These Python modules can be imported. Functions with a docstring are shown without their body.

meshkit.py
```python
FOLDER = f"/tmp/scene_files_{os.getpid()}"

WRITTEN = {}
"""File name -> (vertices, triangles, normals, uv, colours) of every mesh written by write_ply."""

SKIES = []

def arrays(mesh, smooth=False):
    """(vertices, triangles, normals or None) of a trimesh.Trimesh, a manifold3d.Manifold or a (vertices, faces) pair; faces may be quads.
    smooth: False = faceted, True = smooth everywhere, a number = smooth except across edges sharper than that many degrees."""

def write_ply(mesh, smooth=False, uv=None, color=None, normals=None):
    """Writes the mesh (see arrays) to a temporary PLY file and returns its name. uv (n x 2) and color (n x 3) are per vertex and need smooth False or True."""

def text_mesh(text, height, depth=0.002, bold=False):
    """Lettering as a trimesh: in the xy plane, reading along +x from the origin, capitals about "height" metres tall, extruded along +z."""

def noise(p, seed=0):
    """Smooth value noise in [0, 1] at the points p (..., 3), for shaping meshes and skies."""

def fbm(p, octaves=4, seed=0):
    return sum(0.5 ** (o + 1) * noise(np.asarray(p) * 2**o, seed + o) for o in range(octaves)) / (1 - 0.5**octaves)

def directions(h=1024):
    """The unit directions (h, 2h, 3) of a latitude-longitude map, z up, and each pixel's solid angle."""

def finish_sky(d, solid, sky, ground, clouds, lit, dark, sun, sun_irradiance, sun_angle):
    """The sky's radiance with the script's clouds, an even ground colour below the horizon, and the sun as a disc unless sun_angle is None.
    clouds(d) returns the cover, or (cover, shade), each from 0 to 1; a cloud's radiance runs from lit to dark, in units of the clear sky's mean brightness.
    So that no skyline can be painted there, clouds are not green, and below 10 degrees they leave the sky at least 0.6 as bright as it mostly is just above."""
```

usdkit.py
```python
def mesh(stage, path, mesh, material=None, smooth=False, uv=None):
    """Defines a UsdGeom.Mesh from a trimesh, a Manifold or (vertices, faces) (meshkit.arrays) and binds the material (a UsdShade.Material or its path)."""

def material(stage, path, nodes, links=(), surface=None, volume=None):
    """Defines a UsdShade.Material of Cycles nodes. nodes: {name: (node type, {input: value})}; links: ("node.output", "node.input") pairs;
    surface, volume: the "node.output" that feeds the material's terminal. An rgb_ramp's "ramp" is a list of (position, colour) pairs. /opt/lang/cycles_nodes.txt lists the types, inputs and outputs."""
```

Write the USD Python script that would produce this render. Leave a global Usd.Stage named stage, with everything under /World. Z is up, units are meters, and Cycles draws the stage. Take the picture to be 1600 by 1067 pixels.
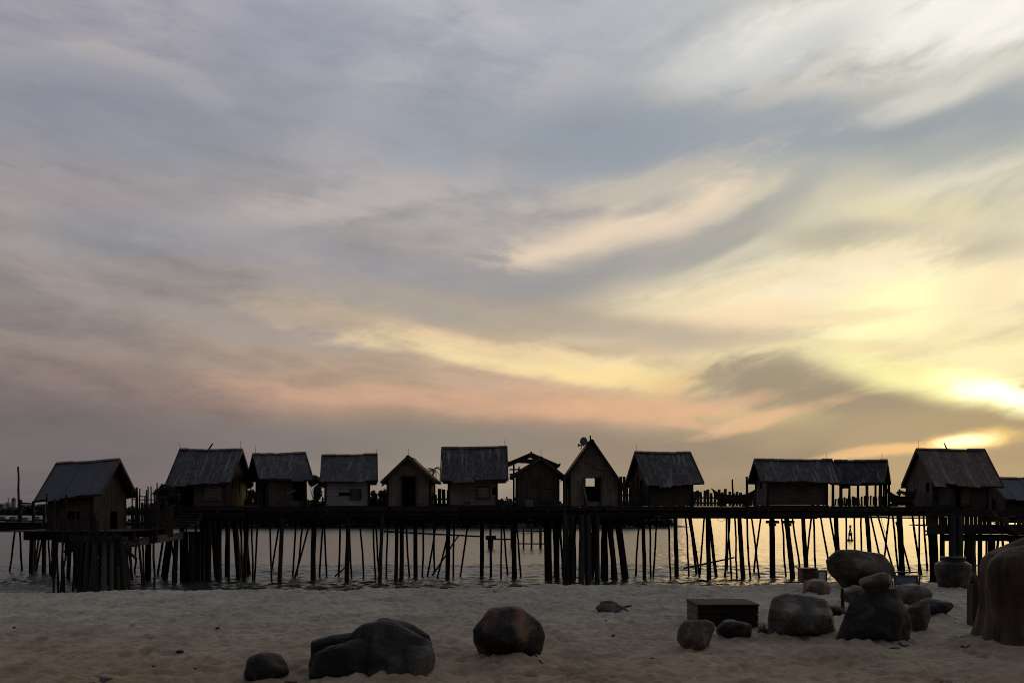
import math, random
import numpy as np, trimesh, manifold3d as m3, usdkit, meshkit
from pxr import Usd, UsdGeom, UsdLux, Sdf, Gf, Vt, UsdShade

stage = Usd.Stage.CreateInMemory()
UsdGeom.Xform.Define(stage, '/World'); UsdGeom.Scope.Define(stage, '/World/Looks')
L = '/World/Looks/'
rng = random.Random(7)

# ------------------------------------------------------------------ camera: eye 1.6 m above the beach, 4 m above the sea, looking level with a shifted lens
F, HOR, EYE = 1386.0, 795.0, 4.0            # focal length and horizon in pixels of the 1600 px wide photograph; eye height over the water
cam = UsdGeom.Camera.Define(stage, '/World/camera')
cam.CreateHorizontalApertureAttr(36.0); cam.CreateFocalLengthAttr(36.0 * F / 1600)
cam.CreateVerticalApertureOffsetAttr(36.0 * (HOR - 533.5) / 1600)
cam.CreateFStopAttr(0.0); cam.CreateExposureAttr(0.0); cam.CreateClippingRangeAttr(Gf.Vec2f(0.05, 100000))
cx = UsdGeom.Xformable(cam); cx.AddTranslateOp().Set(Gf.Vec3d(0, 0, EYE)); cx.AddRotateXYZOp().Set(Gf.Vec3f(90, 0, 0))

# ------------------------------------------------------------------ sky (thin streaked cloud over a low sun) and the veiled sun itself
STRENGTH = 0.1
SUN_AZ, SUN_EL = math.radians(27.8), math.radians(5.6)
def lin(c):
    c = np.asarray(c, float) / 255
    return np.where(c < 0.04045, c / 12.92, ((c + 0.055) / 1.055) ** 2.4)
def skycol(c, k=1.0): return tuple(lin(c) / STRENGTH * k)
def direction(px, py):                       # a pixel of the photograph as azimuth and elevation in the world
    a = math.atan((px - 800) / F); return a, math.atan((HOR - py) / F * math.cos(a))
N, LK = {}, []
def nd(name, kind, _links=None, **inp):
    N[name] = (kind, inp)
    for k, src in (_links or {}).items(): LK.append((src, f'{name}.{k}'))
    return name
def mth(name, op, a, b=None, c=None, clamp=False):
    inp, ln = {'math_type': op, 'use_clamp': clamp}, {}
    for i, x in enumerate((a, b, c)):
        if x is None: continue
        if isinstance(x, str): ln[f'value{i+1}'] = x
        else: inp[f'value{i+1}'] = x
    nd(name, 'math', ln, **inp); return name + '.value'
nd('tc', 'texture_coordinate')
nd('sep', 'separate_xyz', {'vector': 'tc.generated'})
az = mth('az', 'arctan2', 'sep.x', 'sep.y')
el = mth('el', 'arcsine', 'sep.z')
nd('ae', 'combine_xyz', {'x': az, 'y': el})
# slow warp of the cloud sheet, then streaks drawn out along it
nd('nw', 'noise_texture', {'vector': 'ae.vector'}, scale=4.5, detail=3.0, roughness=0.5)
nd('nwc', 'vector_math', {'vector1': 'nw.color'}, math_type='subtract', vector2=(0.5, 0.5, 0.5))
nd('nws', 'vector_math', {'vector1': 'nwc.vector'}, math_type='multiply', vector2=(0.09, 0.035, 0.0))
nd('aew', 'vector_math', {'vector1': 'ae.vector', 'vector2': 'nws.vector'}, math_type='add')
def streaks(name, rot, sx, sy, off, detail=8.0, rough=.62):
    nd(name + 'm', 'mapping', {'vector': 'aew.vector'}, mapping_type='texture', location=off, rotation=(0, 0, rot), scale=(sx, sy, 1.0))
    nd(name, 'noise_texture', {'vector': name + 'm.vector'}, scale=1.0, detail=detail, roughness=rough, distortion=.25)
    return mth(name + 'c', 'subtract', name + '.fac', .5)
# the fibres run gently down to the right on the left of the picture's sky and sweep up to the right nearer the sun
fl, fr_ = streaks('nl', math.radians(-7), .25, .060, (.3, .1, 0)), streaks('nr', math.radians(19), .22, .056, (1.7, .4, 0))
fine = streaks('nf', math.radians(4), .065, .022, (2.2, .9, 0), 6.0, .65)
nd('wlr', 'map_range', {'value': az}, range_type='smoothstep', from_min=-.12, from_max=.30, to_min=0.0, to_max=1.0, clamp=True)
d_ = mth('dlr', 'subtract', fr_, fl); mx = mth('mlr', 'multiply_add', d_, 'wlr.result', fl)
st = mth('st', 'multiply_add', fine, .42, mx)
# clear-air gradient by height, in four directions: towards the sun, ahead, to the side, behind
def ramp(name, stops):
    nd(name, 'rgb_ramp', {'fac': 'eln.result'}, ramp=[(p, skycol(c)) for p, c in stops]); return name + '.color'
nd('eln', 'map_range', {'value': el}, from_min=0.0, from_max=math.pi / 2, to_min=0.0, to_max=1.0, clamp=True)
D9 = lambda d: d / 90
r_sun = ramp('rsun', [(0, (160, 142, 112)), (D9(4), (166, 150, 120)), (D9(7), (228, 208, 150)), (D9(12), (250, 234, 194)), (D9(16), (224, 214, 188)), (D9(21), (200, 196, 182)), (D9(28), (212, 209, 200)), (D9(45), (166, 168, 176)), (1, (112, 118, 132))])
r_mid = ramp('rmid', [(0, (146, 134, 118)), (D9(4), (160, 146, 132)), (D9(5.5), (188, 154, 130)), (D9(8), (204, 172, 142)), (D9(12), (184, 170, 150)), (D9(16), (172, 165, 159)), (D9(24), (163, 166, 174)), (D9(30), (176, 179, 188)), (D9(45), (140, 145, 158)), (1, (112, 118, 132))])
r_side = ramp('rside', [(0, (104, 96, 98)), (D9(4), (113, 104, 106)), (D9(8), (130, 117, 114)), (D9(12), (148, 139, 135)), (D9(18), (156, 150, 152)), (D9(24), (152, 152, 162)), (D9(30), (168, 163, 172)), (D9(45), (132, 136, 148)), (1, (112, 118, 132))])
r_back = ramp('rback', [(0, (44, 44, 50)), (D9(10), (52, 54, 62)), (D9(30), (74, 79, 90)), (1, (112, 118, 132))])
daz = mth('daz', 'subtract', az, SUN_AZ)
cz = mth('cz', 'cosine', daz)
def wgt(name, lo, hi):
    nd(name, 'map_range', {'value': cz}, range_type='smoothstep', from_min=math.cos(math.radians(lo)), from_max=math.cos(math.radians(hi)), to_min=0.0, to_max=1.0, clamp=True); return name + '.result'
def mixc(name, fac, a, b):
    inp, ln = {'use_clamp_result': False, 'use_clamp': True}, {}
    for k, x in (('fac', fac), ('a', a), ('b', b)):
        if isinstance(x, str): ln[k] = x
        else: inp[k] = x
    nd(name, 'mix_color', ln, **inp); return name + '.result'
col = mixc('g1', wgt('w1', 150, 60), r_back, r_side)
col = mixc('g2', wgt('w2', 56, 20), col, r_mid)
col = mixc('g3', wgt('w3', 26, 5), col, r_sun)
# the sheet's own streaks
tx, ty, tz = (mth('tx' + k, 'multiply_add', st, v, 1.0) for k, v in (('r', .80), ('g', .70), ('b', .52)))
nd('txc', 'combine_xyz', {'x': tx, 'y': ty, 'z': tz})
nd('colt', 'vector_math', {'vector1': col, 'vector2': 'txc.vector'}, math_type='multiply'); col = 'colt.vector'
# cloud banks: px, py, half-width, half-height, tilt (deg, rising to the right), colour, density, raggedness
BANKS = [
 # upper sky, left
 (120, 95, 300, 45, -3, (172, 166, 172), .5, .5), (90, 400, 160, 20, 0, (162, 156, 156), .6, .6), (600, 195, 110, 40, 0, (166, 166, 176), .5, .6), (200, 92, 110, 18, -3, (182, 177, 176), .5, .5),
 (190, 185, 270, 70, 3, (138, 143, 156), .7, .6), (420, 120, 130, 50, -20, (150, 150, 162), .5, .5),
 (60, 300, 260, 24, 2, (158, 151, 153), .6, .5), (200, 375, 120, 30, 2, (134, 138, 148), .6, .5),
 (570, 312, 250, 26, 15, (190, 180, 176), .75, .6), (640, 275, 150, 26, 8, (170, 166, 168), .5, .5),
 (500, 238, 70, 34, 10, (174, 171, 174), .55, .5), (680, 205, 90, 50, 0, (147, 154, 168), .6, .5), (460, 95, 50, 24, 0, (176, 174, 182), .45, .6), (590, 112, 50, 20, 0, (180, 180, 184), .45, .6), (300, 130, 90, 20, -28, (170, 168, 174), .45, .6),
 (560, 420, 330, 40, -6, (149, 149, 156), .7, .5), (470, 45, 120, 60, 0, (148, 152, 170), .5, .5),
 # upper sky, right
 (780, 20, 160, 30, -5, (188, 186, 190), .5, .5), (1010, 45, 180, 60, 10, (168, 173, 184), .5, .5),
 (1150, 85, 120, 45, 10, (204, 205, 204), .75, .6), (1460, 35, 240, 70, -3, (234, 231, 220), .95, .6), (1530, 22, 150, 42, -8, (252, 248, 238), .9, .5),
 (860, 155, 70, 40, 30, (184, 182, 184), .65, .5), (1262, 78, 95, 28, 14, (186, 190, 195), .5, .9),
 (1200, 212, 520, 58, -2, (153, 161, 169), .92, .7), (930, 210, 150, 60, 0, (146, 155, 167), .75, .7),
 (1480, 138, 150, 24, 8, (218, 214, 202), .85, .6), (1520, 205, 180, 40, -4, (152, 160, 164), .7, .4),
 (1300, 262, 220, 30, 0, (178, 180, 172), .5, .5),
 # the swept arcs in the middle
 (985, 292, 150, 26, 12, (200, 190, 174), .7, .9), (1000, 340, 190, 26, 14, (202, 191, 174), .6, .6), (955, 376, 165, 38, 12, (234, 213, 187), .82, 1.1), (1180, 320, 40, 30, 35, (205, 197, 175), .8, .4),
 (820, 360, 120, 26, 12, (176, 168, 164), .6, .5), (1000, 322, 50, 10, 18, (174, 168, 162), .6, .5),
 (930, 428, 290, 32, 14, (154, 153, 153), .8, .6), (1140, 366, 140, 24, 26, (164, 163, 157), .8, .55), (1225, 318, 70, 30, 50, (176, 175, 167), .7, .5),
 (1290, 330, 110, 40, 30, (205, 198, 172), .6, .5), (1480, 330, 130, 26, -8, (222, 212, 172), .8, .5),
 (1400, 385, 210, 34, -6, (178, 172, 150), .85, .45), (1340, 362, 60, 20, 0, (182, 176, 158), .6, .5),
 # glow round the veiled sun
 (1290, 425, 220, 36, 10, (252, 236, 196), .85, .45), (1130, 470, 240, 30, 10, (240, 221, 182), .85, .5), (1290, 455, 170, 46, 8, (254, 238, 204), .75, .6), (1410, 490, 185, 60, 4, (253, 242, 190), .82, .6), (1420, 468, 105, 36, 8, (255, 254, 198), .95, .45),
 (1370, 515, 120, 20, 6, (255, 250, 194), .7, .6), (1560, 455, 90, 50, 0, (252, 232, 188), .8, .5), (1540, 565, 140, 42, -4, (254, 242, 188), .82, .6), (1250, 505, 150, 11, 3, (234, 212, 170), .6, .8), (1330, 545, 150, 12, -3, (236, 216, 168), .6, .8),
 (1470, 530, 70, 20, 25, (242, 229, 178), .6, 1.0), (1110, 508, 180, 22, 4, (246, 220, 180), .85, .6), (1060, 540, 160, 14, 2, (200, 180, 154), .6, .7),
 # the low bands
 (320, 490, 330, 26, -8, (162, 151, 146), .7, .6), (150, 545, 220, 22, -5, (160, 146, 136), .6, .5), (700, 480, 300, 24, -7, (166, 156, 148), .7, .5), (620, 520, 240, 22, -9, (192, 172, 148), .7, .5),
 (930, 510, 260, 24, -6, (182, 168, 150), .8, .5), (885, 573, 265, 21, -7, (251, 227, 172), .92, .7), (760, 545, 150, 14, -10, (226, 199, 160), .6, .6), (1000, 590, 180, 14, -4, (252, 222, 158), .7, .5),
 (740, 598, 130, 14, -2, (198, 170, 146), .7, .5), (330, 600, 300, 22, -3, (150, 130, 122), .5, .5),
 (760, 630, 380, 28, -2, (212, 169, 140), .74, .65), (960, 636, 240, 20, 2, (226, 178, 140), .75, .5), (400, 632, 190, 14, -2, (160, 134, 122), .45, .6), (250, 590, 150, 20, -6, (150, 132, 124), .4, .5),
 (1090, 600, 90, 26, 0, (214, 180, 136), .6, .6),
 (700, 690, 330, 44, -1, (141, 131, 120), .95, .22), (330, 690, 330, 44, 0, (126, 117, 115), .85, .25), (60, 700, 260, 60, 0, (108, 101, 104), .7, .3),
 # the grey bank in front of the sun and the slots under it
 (1190, 594, 105, 26, 8, (168, 158, 140), .8, 1.1), (1265, 608, 135, 32, -8, (164, 153, 132), .9, 1.0), (1345, 632, 210, 44, -13, (152, 139, 119), 1.0, .6), (1120, 712, 340, 46, 0, (148, 133, 115), 1.0, .25), (1440, 680, 260, 38, 0, (164, 147, 120), 1.0, .3), (1560, 652, 180, 20, 2, (162, 146, 116), 1.0, .5), (1440, 740, 280, 34, 0, (168, 150, 118), .9, .2),
 (1180, 657, 120, 11, 10, (224, 182, 142), .85, .8), (1120, 632, 90, 10, 8, (222, 178, 142), .6, .8), (1060, 655, 60, 10, -10, (222, 176, 140), .7, .5), (1390, 708, 80, 9, 6, (240, 192, 132), .9, .7), (1310, 716, 70, 7, 5, (214, 174, 130), .6, .6),
 (1430, 594, 150, 30, -14, (255, 250, 176), .85, .45),
 (1535, 608, 96, 28, -14, (255, 250, 188), 1.0, .6), (1550, 612, 62, 18, -12, (255, 255, 225), 1.0, .5),
 (1515, 685, 68, 15, 9, (250, 208, 126), 1.0, .6), (1508, 686, 42, 10, 8, (255, 248, 190), 1.0, .5),
]
HOT = {(1550, 612): 1.35, (1508, 686): 1.4, (1535, 608): 1.1}
for i, (px, py, rx, ry, tilt, c, den, rag) in enumerate(BANKS):
    a0, e0 = direction(px, py); k = math.cos(a0) / F
    nd(f'bm{i}', 'mapping', {'vector': 'aew.vector'}, mapping_type='texture', location=(a0, e0, 0), rotation=(0, 0, math.radians(tilt)), scale=(rx * 1.55 * k, ry * 1.55 * k, 1.0))
    nd(f'bl{i}', 'vector_math', {'vector1': f'bm{i}.vector'}, math_type='length')
    f = mth(f'bf{i}', 'multiply_add', st, rag * 2.3, 0.0)
    f = mth(f'bg{i}', 'subtract', f'bl{i}.value', f)
    nd(f'br{i}', 'map_range', {'value': f}, range_type='smootherstep', from_min=1.0, from_max=0.12, to_min=0.0, to_max=den, clamp=True)
    col = mixc(f'bx{i}', f'br{i}.result', col, skycol(c, HOT.get((px, py), 1.0)))
ux, uy, uz = (mth('ux' + k, 'multiply_add', st, v, 1.0) for k, v in (('r', .34), ('g', .30), ('b', .24)))
nd('uxc', 'combine_xyz', {'x': ux, 'y': uy, 'z': uz}); nd('colu', 'vector_math', {'vector1': col, 'vector2': 'uxc.vector'}, math_type='multiply'); col = 'colu.vector'
nd('sky', 'sky_texture', sky_type='single_scattering', sun_disc=False, sun_elevation=SUN_EL, sun_rotation=SUN_AZ, altitude=10.0, air_density=1.0, aerosol_density=2.0, ozone_density=1.0)
col = mixc('cover', 0.985, 'sky.color', col)                     # the cloud sheet covers nearly all of the blue
nd('bg', 'background_shader', {'color': col}, strength=STRENGTH)
usdkit.material(stage, L + 'sky', N, LK, surface='bg.background')
dome = UsdLux.DomeLight.Define(stage, '/World/sky'); dome.CreateIntensityAttr(1.0)
UsdShade.MaterialBindingAPI.Apply(dome.GetPrim()).Bind(UsdShade.Material.Get(stage, L + 'sky'))
for k, v in (('label', 'hazy sunset sky streaked with thin cloud'), ('category', 'sky'), ('kind', 'structure')): dome.GetPrim().SetCustomDataByKey(k, v)
sun = UsdLux.DistantLight.Define(stage, '/World/sun'); sun.CreateIntensityAttr(0.12); sun.CreateAngleAttr(34.0); sun.CreateNormalizeAttr(True) if hasattr(sun, 'CreateNormalizeAttr') else UsdLux.LightAPI(sun).CreateNormalizeAttr(True)
sun.CreateColorAttr(Gf.Vec3f(1.0, 0.66, 0.27))
UsdGeom.Xformable(sun).AddRotateXYZOp().Set(Gf.Vec3f(-(90 - math.degrees(SUN_EL)), 0, -math.degrees(SUN_AZ)))   # shines from the sun's place towards the camera

# ------------------------------------------------------------------ materials
def mat(name, nodes, links, surface='p.BSDF', volume=None): return usdkit.material(stage, L + name, nodes, links, surface=surface, volume=volume)
def wood(name, dark, light, grain=(18, 18, 1.2), rough=.8, amount=(.35, .65), bump=.4, blotch=1.6, spec=.25):
    """weathered timber: long grain, blotches of lichen and damp"""
    return mat(name, {
        'g': ('geometry', {}), 'm': ('mapping', {'mapping_type': 'point', 'scale': grain}), 'n': ('noise_texture', {'scale': 1.0, 'detail': 6.0, 'roughness': .6}),
        'n2': ('noise_texture', {'scale': blotch, 'detail': 5.0, 'roughness': .6}), 'ad': ('math', {'math_type': 'multiply_add', 'value2': .5, 'value3': 0.0}), 'ad2': ('math', {'math_type': 'multiply_add', 'value2': .5}),
        'r': ('rgb_ramp', {'ramp': [(amount[0], dark), (amount[1], light)]}), 'b': ('bump', {'strength': bump, 'distance': .01}), 'p': ('principled_bsdf', {'roughness': rough, 'specular_ior_level': spec})},
        [('g.position', 'm.vector'), ('m.vector', 'n.vector'), ('g.position', 'n2.vector'), ('n2.fac', 'ad.value1'), ('n.fac', 'ad2.value1'), ('ad.value', 'ad2.value3'), ('ad2.value', 'r.fac'), ('r.color', 'p.base_color'), ('n.fac', 'b.height'), ('b.normal', 'p.normal')])
def roofing(name, dark, mid, pale, seed, streak=.58):
    """old sheet roofing: dark weathered face with pale run-off streaks down the slope and patches of lichen"""
    return mat(name, {
        'g': ('geometry', {}), 'm': ('mapping', {'mapping_type': 'point', 'location': (seed, seed * 2.1, 0), 'scale': (3.4, .32, .32)}), 'n': ('noise_texture', {'scale': 1.0, 'detail': 7.0, 'roughness': .62, 'distortion': .5}),
        'm2': ('mapping', {'mapping_type': 'point', 'location': (seed * 3, seed, 0), 'scale': (1.9, 1.1, 1.1)}), 'n2': ('noise_texture', {'scale': 2.6, 'detail': 6.0, 'roughness': .68, 'distortion': .9}),
        'r': ('rgb_ramp', {'ramp': [(.30, dark), (.52, mid), (streak, mid), (streak + .07, pale), (streak + .10, mid)]}), 'r2': ('rgb_ramp', {'ramp': [(.50, (0, 0, 0)), (.60, (1, 1, 1))]}),
        'x': ('mix_color', {'b': tuple(.55 * np.array(mid) + .45 * np.array(pale))}), 'k': ('math', {'math_type': 'multiply', 'value2': .8}), 'b': ('bump', {'strength': .35, 'distance': .02}),
        'p': ('principled_bsdf', {'roughness': .7, 'specular_ior_level': .3})},
        [('g.position', 'm.vector'), ('m.vector', 'n.vector'), ('g.position', 'm2.vector'), ('m2.vector', 'n2.vector'), ('n.fac', 'r.fac'), ('n2.fac', 'r2.fac'), ('r2.color', 'k.value1'), ('k.value', 'x.fac'), ('r.color', 'x.a'), ('x.result', 'p.base_color'), ('n2.fac', 'b.height'), ('b.normal', 'p.normal')])
def stone(name, dark, light, rust=None, scale=4.0, bump=.5, rough=.8):
    n = {'t': ('texture_coordinate', {}), 'n': ('noise_texture', {'scale': scale, 'detail': 8.0, 'roughness': .62, 'distortion': .3}), 'n2': ('noise_texture', {'scale': scale * 9, 'detail': 4.0, 'roughness': .7}),
         'v': ('voronoi_texture', {'scale': scale * 14, 'feature': 'f1'}),
         'r': ('rgb_ramp', {'ramp': [(.34, tuple(.5 * np.array(dark))), (.5, dark), (.70, tuple(1.5 * np.array(light)))]}), 'h': ('math', {'math_type': 'multiply_add', 'value2': 2.2}), 'b': ('bump', {'strength': bump + .25, 'distance': .035}), 'p': ('principled_bsdf', {'roughness': rough - .1, 'specular_ior_level': .28}),
         's': ('mix_color', {'blend_type': 'multiply', 'fac': .5}), 'sr': ('rgb_ramp', {'ramp': [(.3, (.45, .45, .45)), (.55, (1, 1, 1))]})}
    lk = [('t.object', 'n.vector'), ('t.object', 'n2.vector'), ('t.object', 'v.vector'), ('n.fac', 'r.fac'), ('n2.fac', 'sr.fac'), ('sr.color', 's.b'), ('n.fac', 'h.value1'), ('n2.fac', 'h.value3'), ('h.value', 'b.height'), ('b.normal', 'p.normal'), ('s.result', 'p.base_color')]
    if rust:
        n['n3'] = ('noise_texture', {'scale': scale * .75, 'detail': 5.0, 'roughness': .65, 'distortion': .2}); n['rr'] = ('rgb_ramp', {'ramp': [(.47, (0, 0, 0)), (.64, (1, 1, 1))]}); n['x'] = ('mix_color', {'b': rust})
        lk += [('t.object', 'n3.vector'), ('n3.fac', 'rr.fac'), ('rr.color', 'x.fac'), ('r.color', 'x.a'), ('x.result', 's.a')]
    else: lk.append(('r.color', 's.a'))
    return mat(name, n, lk)
def plain(name, c, rough=.6, metallic=0.0, var=.25):
    return mat(name, {'g': ('geometry', {}), 'n': ('noise_texture', {'scale': 9.0, 'detail': 5.0, 'roughness': .6}), 'r': ('rgb_ramp', {'ramp': [(.3, tuple(np.array(c) * (1 - var))), (.7, tuple(np.array(c) * (1 + var)))]}), 'p': ('principled_bsdf', {'roughness': rough, 'metallic': metallic})},
               [('g.position', 'n.vector'), ('n.fac', 'r.fac'), ('r.color', 'p.base_color')])
def leafy(name, c, trans=.3):
    return mat(name, {'g': ('geometry', {}), 'n': ('noise_texture', {'scale': .8, 'detail': 3.0}), 'r': ('rgb_ramp', {'ramp': [(.3, tuple(np.array(c) * .6)), (.7, tuple(np.array(c) * 1.35))]}), 'd': ('principled_bsdf', {'roughness': .6}), 't': ('translucent_bsdf', {}), 'x': ('mix_closure', {'fac': trans})},
               [('g.position', 'n.vector'), ('n.fac', 'r.fac'), ('r.color', 'd.base_color'), ('r.color', 't.color'), ('d.BSDF', 'x.closure1'), ('t.BSDF', 'x.closure2')], surface='x.closure')
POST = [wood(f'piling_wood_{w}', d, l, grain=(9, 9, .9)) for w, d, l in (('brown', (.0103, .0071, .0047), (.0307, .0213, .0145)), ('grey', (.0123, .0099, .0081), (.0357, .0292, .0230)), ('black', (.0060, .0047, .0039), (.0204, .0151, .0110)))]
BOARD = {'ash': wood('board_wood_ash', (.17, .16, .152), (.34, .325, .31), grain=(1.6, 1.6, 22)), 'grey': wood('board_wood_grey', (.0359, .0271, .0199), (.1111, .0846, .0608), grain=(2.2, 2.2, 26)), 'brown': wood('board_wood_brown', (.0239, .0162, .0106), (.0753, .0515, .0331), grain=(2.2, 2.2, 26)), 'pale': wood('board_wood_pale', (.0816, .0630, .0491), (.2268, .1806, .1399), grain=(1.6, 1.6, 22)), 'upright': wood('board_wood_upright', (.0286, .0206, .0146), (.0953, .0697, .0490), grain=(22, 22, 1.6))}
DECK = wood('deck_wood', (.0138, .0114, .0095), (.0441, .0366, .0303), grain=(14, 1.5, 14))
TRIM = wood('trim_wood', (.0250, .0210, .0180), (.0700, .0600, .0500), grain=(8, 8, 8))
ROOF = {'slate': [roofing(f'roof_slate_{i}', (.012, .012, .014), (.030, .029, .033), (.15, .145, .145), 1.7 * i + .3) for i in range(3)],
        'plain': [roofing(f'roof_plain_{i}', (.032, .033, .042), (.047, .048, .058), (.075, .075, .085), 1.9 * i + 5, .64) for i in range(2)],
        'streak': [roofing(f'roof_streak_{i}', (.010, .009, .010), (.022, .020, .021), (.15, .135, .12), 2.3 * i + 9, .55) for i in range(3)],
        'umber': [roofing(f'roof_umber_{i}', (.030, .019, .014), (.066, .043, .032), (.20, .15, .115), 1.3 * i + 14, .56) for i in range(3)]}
RUST = plain('rusty_metal', (.075, .036, .026), .7)
BLACKM = plain('black_metal', (.018, .018, .02), .45)
LEAF = leafy('leaf_dark', (.020, .026, .014), .2); PALM = leafy('palm_leaf', (.032, .042, .022))
FARLEAF = leafy('far_leaf', (.020, .026, .028), .15)

# ------------------------------------------------------------------ mesh building
class MB:
    def __init__(s): s.v, s.f, s.n = [], [], 0
    def add(s, v, f):
        v = np.asarray(v, float); s.v.append(v); s.f.append(np.asarray(f, int) + s.n); s.n += len(v); return s
    def hexa(s, p):                           # 8 corners: bottom loop 0-3, top loop 4-7
        return s.add(p, [[0, 3, 2], [0, 2, 1], [4, 5, 6], [4, 6, 7], [0, 1, 5], [0, 5, 4], [1, 2, 6], [1, 6, 5], [2, 3, 7], [2, 7, 6], [3, 0, 4], [3, 4, 7]])
    def box(s, x0, x1, y0, y1, z0, z1): return s.hexa([(x0, y0, z0), (x1, y0, z0), (x1, y1, z0), (x0, y1, z0), (x0, y0, z1), (x1, y0, z1), (x1, y1, z1), (x0, y1, z1)])
    def bar(s, a, b, w, h):                   # rectangular bar between two points
        a, b = np.asarray(a, float), np.asarray(b, float); t = (b - a) / np.linalg.norm(b - a)
        u = np.cross(t, (0, 0, 1) if abs(t[2]) < .95 else (0, 1, 0)); u /= np.linalg.norm(u); k = np.cross(u, t)
        return s.hexa([a - u * w / 2 - k * h / 2, a + u * w / 2 - k * h / 2, b + u * w / 2 - k * h / 2, b - u * w / 2 - k * h / 2, a - u * w / 2 + k * h / 2, a + u * w / 2 + k * h / 2, b + u * w / 2 + k * h / 2, b - u * w / 2 + k * h / 2])
    def tube(s, pts, rad, sides=8):
        pts = np.asarray(pts, float); rad = np.broadcast_to(rad, (len(pts),)); t = np.gradient(pts, axis=0); t /= np.linalg.norm(t, axis=1, keepdims=True)
        ref = np.array((0, 1.0, .05)) if abs(t[0, 1]) < .9 else np.array((1.0, 0, 0))
        u = np.cross(t, ref); u /= np.linalg.norm(u, axis=1, keepdims=True); k = np.cross(t, u); an = np.arange(sides) * 2 * math.pi / sides
        v = pts[:, None] + rad[:, None, None] * (np.cos(an)[None, :, None] * u[:, None] + np.sin(an)[None, :, None] * k[:, None])
        f = []; m = len(pts)
        for i in range(m - 1):
            for j in range(sides):
                a, b, c, d = i * sides + j, i * sides + (j + 1) % sides, (i + 1) * sides + (j + 1) % sides, (i + 1) * sides + j
                f += [[a, c, b], [a, d, c]]
        v = np.vstack([v.reshape(-1, 3), pts[:1], pts[-1:]])
        for j in range(sides): f += [[m * sides, j, (j + 1) % sides], [m * sides + 1, (m - 1) * sides + (j + 1) % sides, (m - 1) * sides + j]]
        return s.add(v, f)
    def get(s): return trimesh.Trimesh(np.vstack(s.v), np.vstack(s.f), process=False)
USED = {}
def fresh(parent, name):
    k = (str(parent), name); n = USED.get(k, 0); USED[k] = n + 1
    return f'{parent}/{name}' + (f'_{n:03d}' if n else '')
ORG = {}
def tag(p, label=None, cat=None, group=None, kind=None):
    p = p.GetPrim() if hasattr(p, 'GetPrim') else p
    for k, v in (('label', label), ('category', cat), ('group', group), ('kind', kind)):
        if v: p.SetCustomDataByKey(k, v)
    return p
def thing(name, label, cat, loc=(0, 0, 0), group=None):
    path = fresh('/World', name); x = UsdGeom.Xform.Define(stage, path); x.AddTranslateOp().Set(Gf.Vec3d(*map(float, loc))); ORG[path] = np.asarray(loc, float)
    tag(x, label, cat, group); return path
def part(parent, name, mesh, m, smooth=False, label=None, kind=None):
    """a part of a thing (parent = its path), or a top-level mesh (parent None); mesh in world coordinates"""
    me = mesh.get() if isinstance(mesh, MB) else mesh
    path = fresh(parent or '/World', name); org = np.zeros(3)
    if parent:
        root = '/'.join(parent.split('/')[:3]); org = ORG.get(root, org)
    me = trimesh.Trimesh(np.asarray(me.vertices) - org, me.faces, process=False)
    g = usdkit.mesh(stage, path, me, m, smooth=smooth); tag(g, label, None, None, kind); return path
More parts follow.
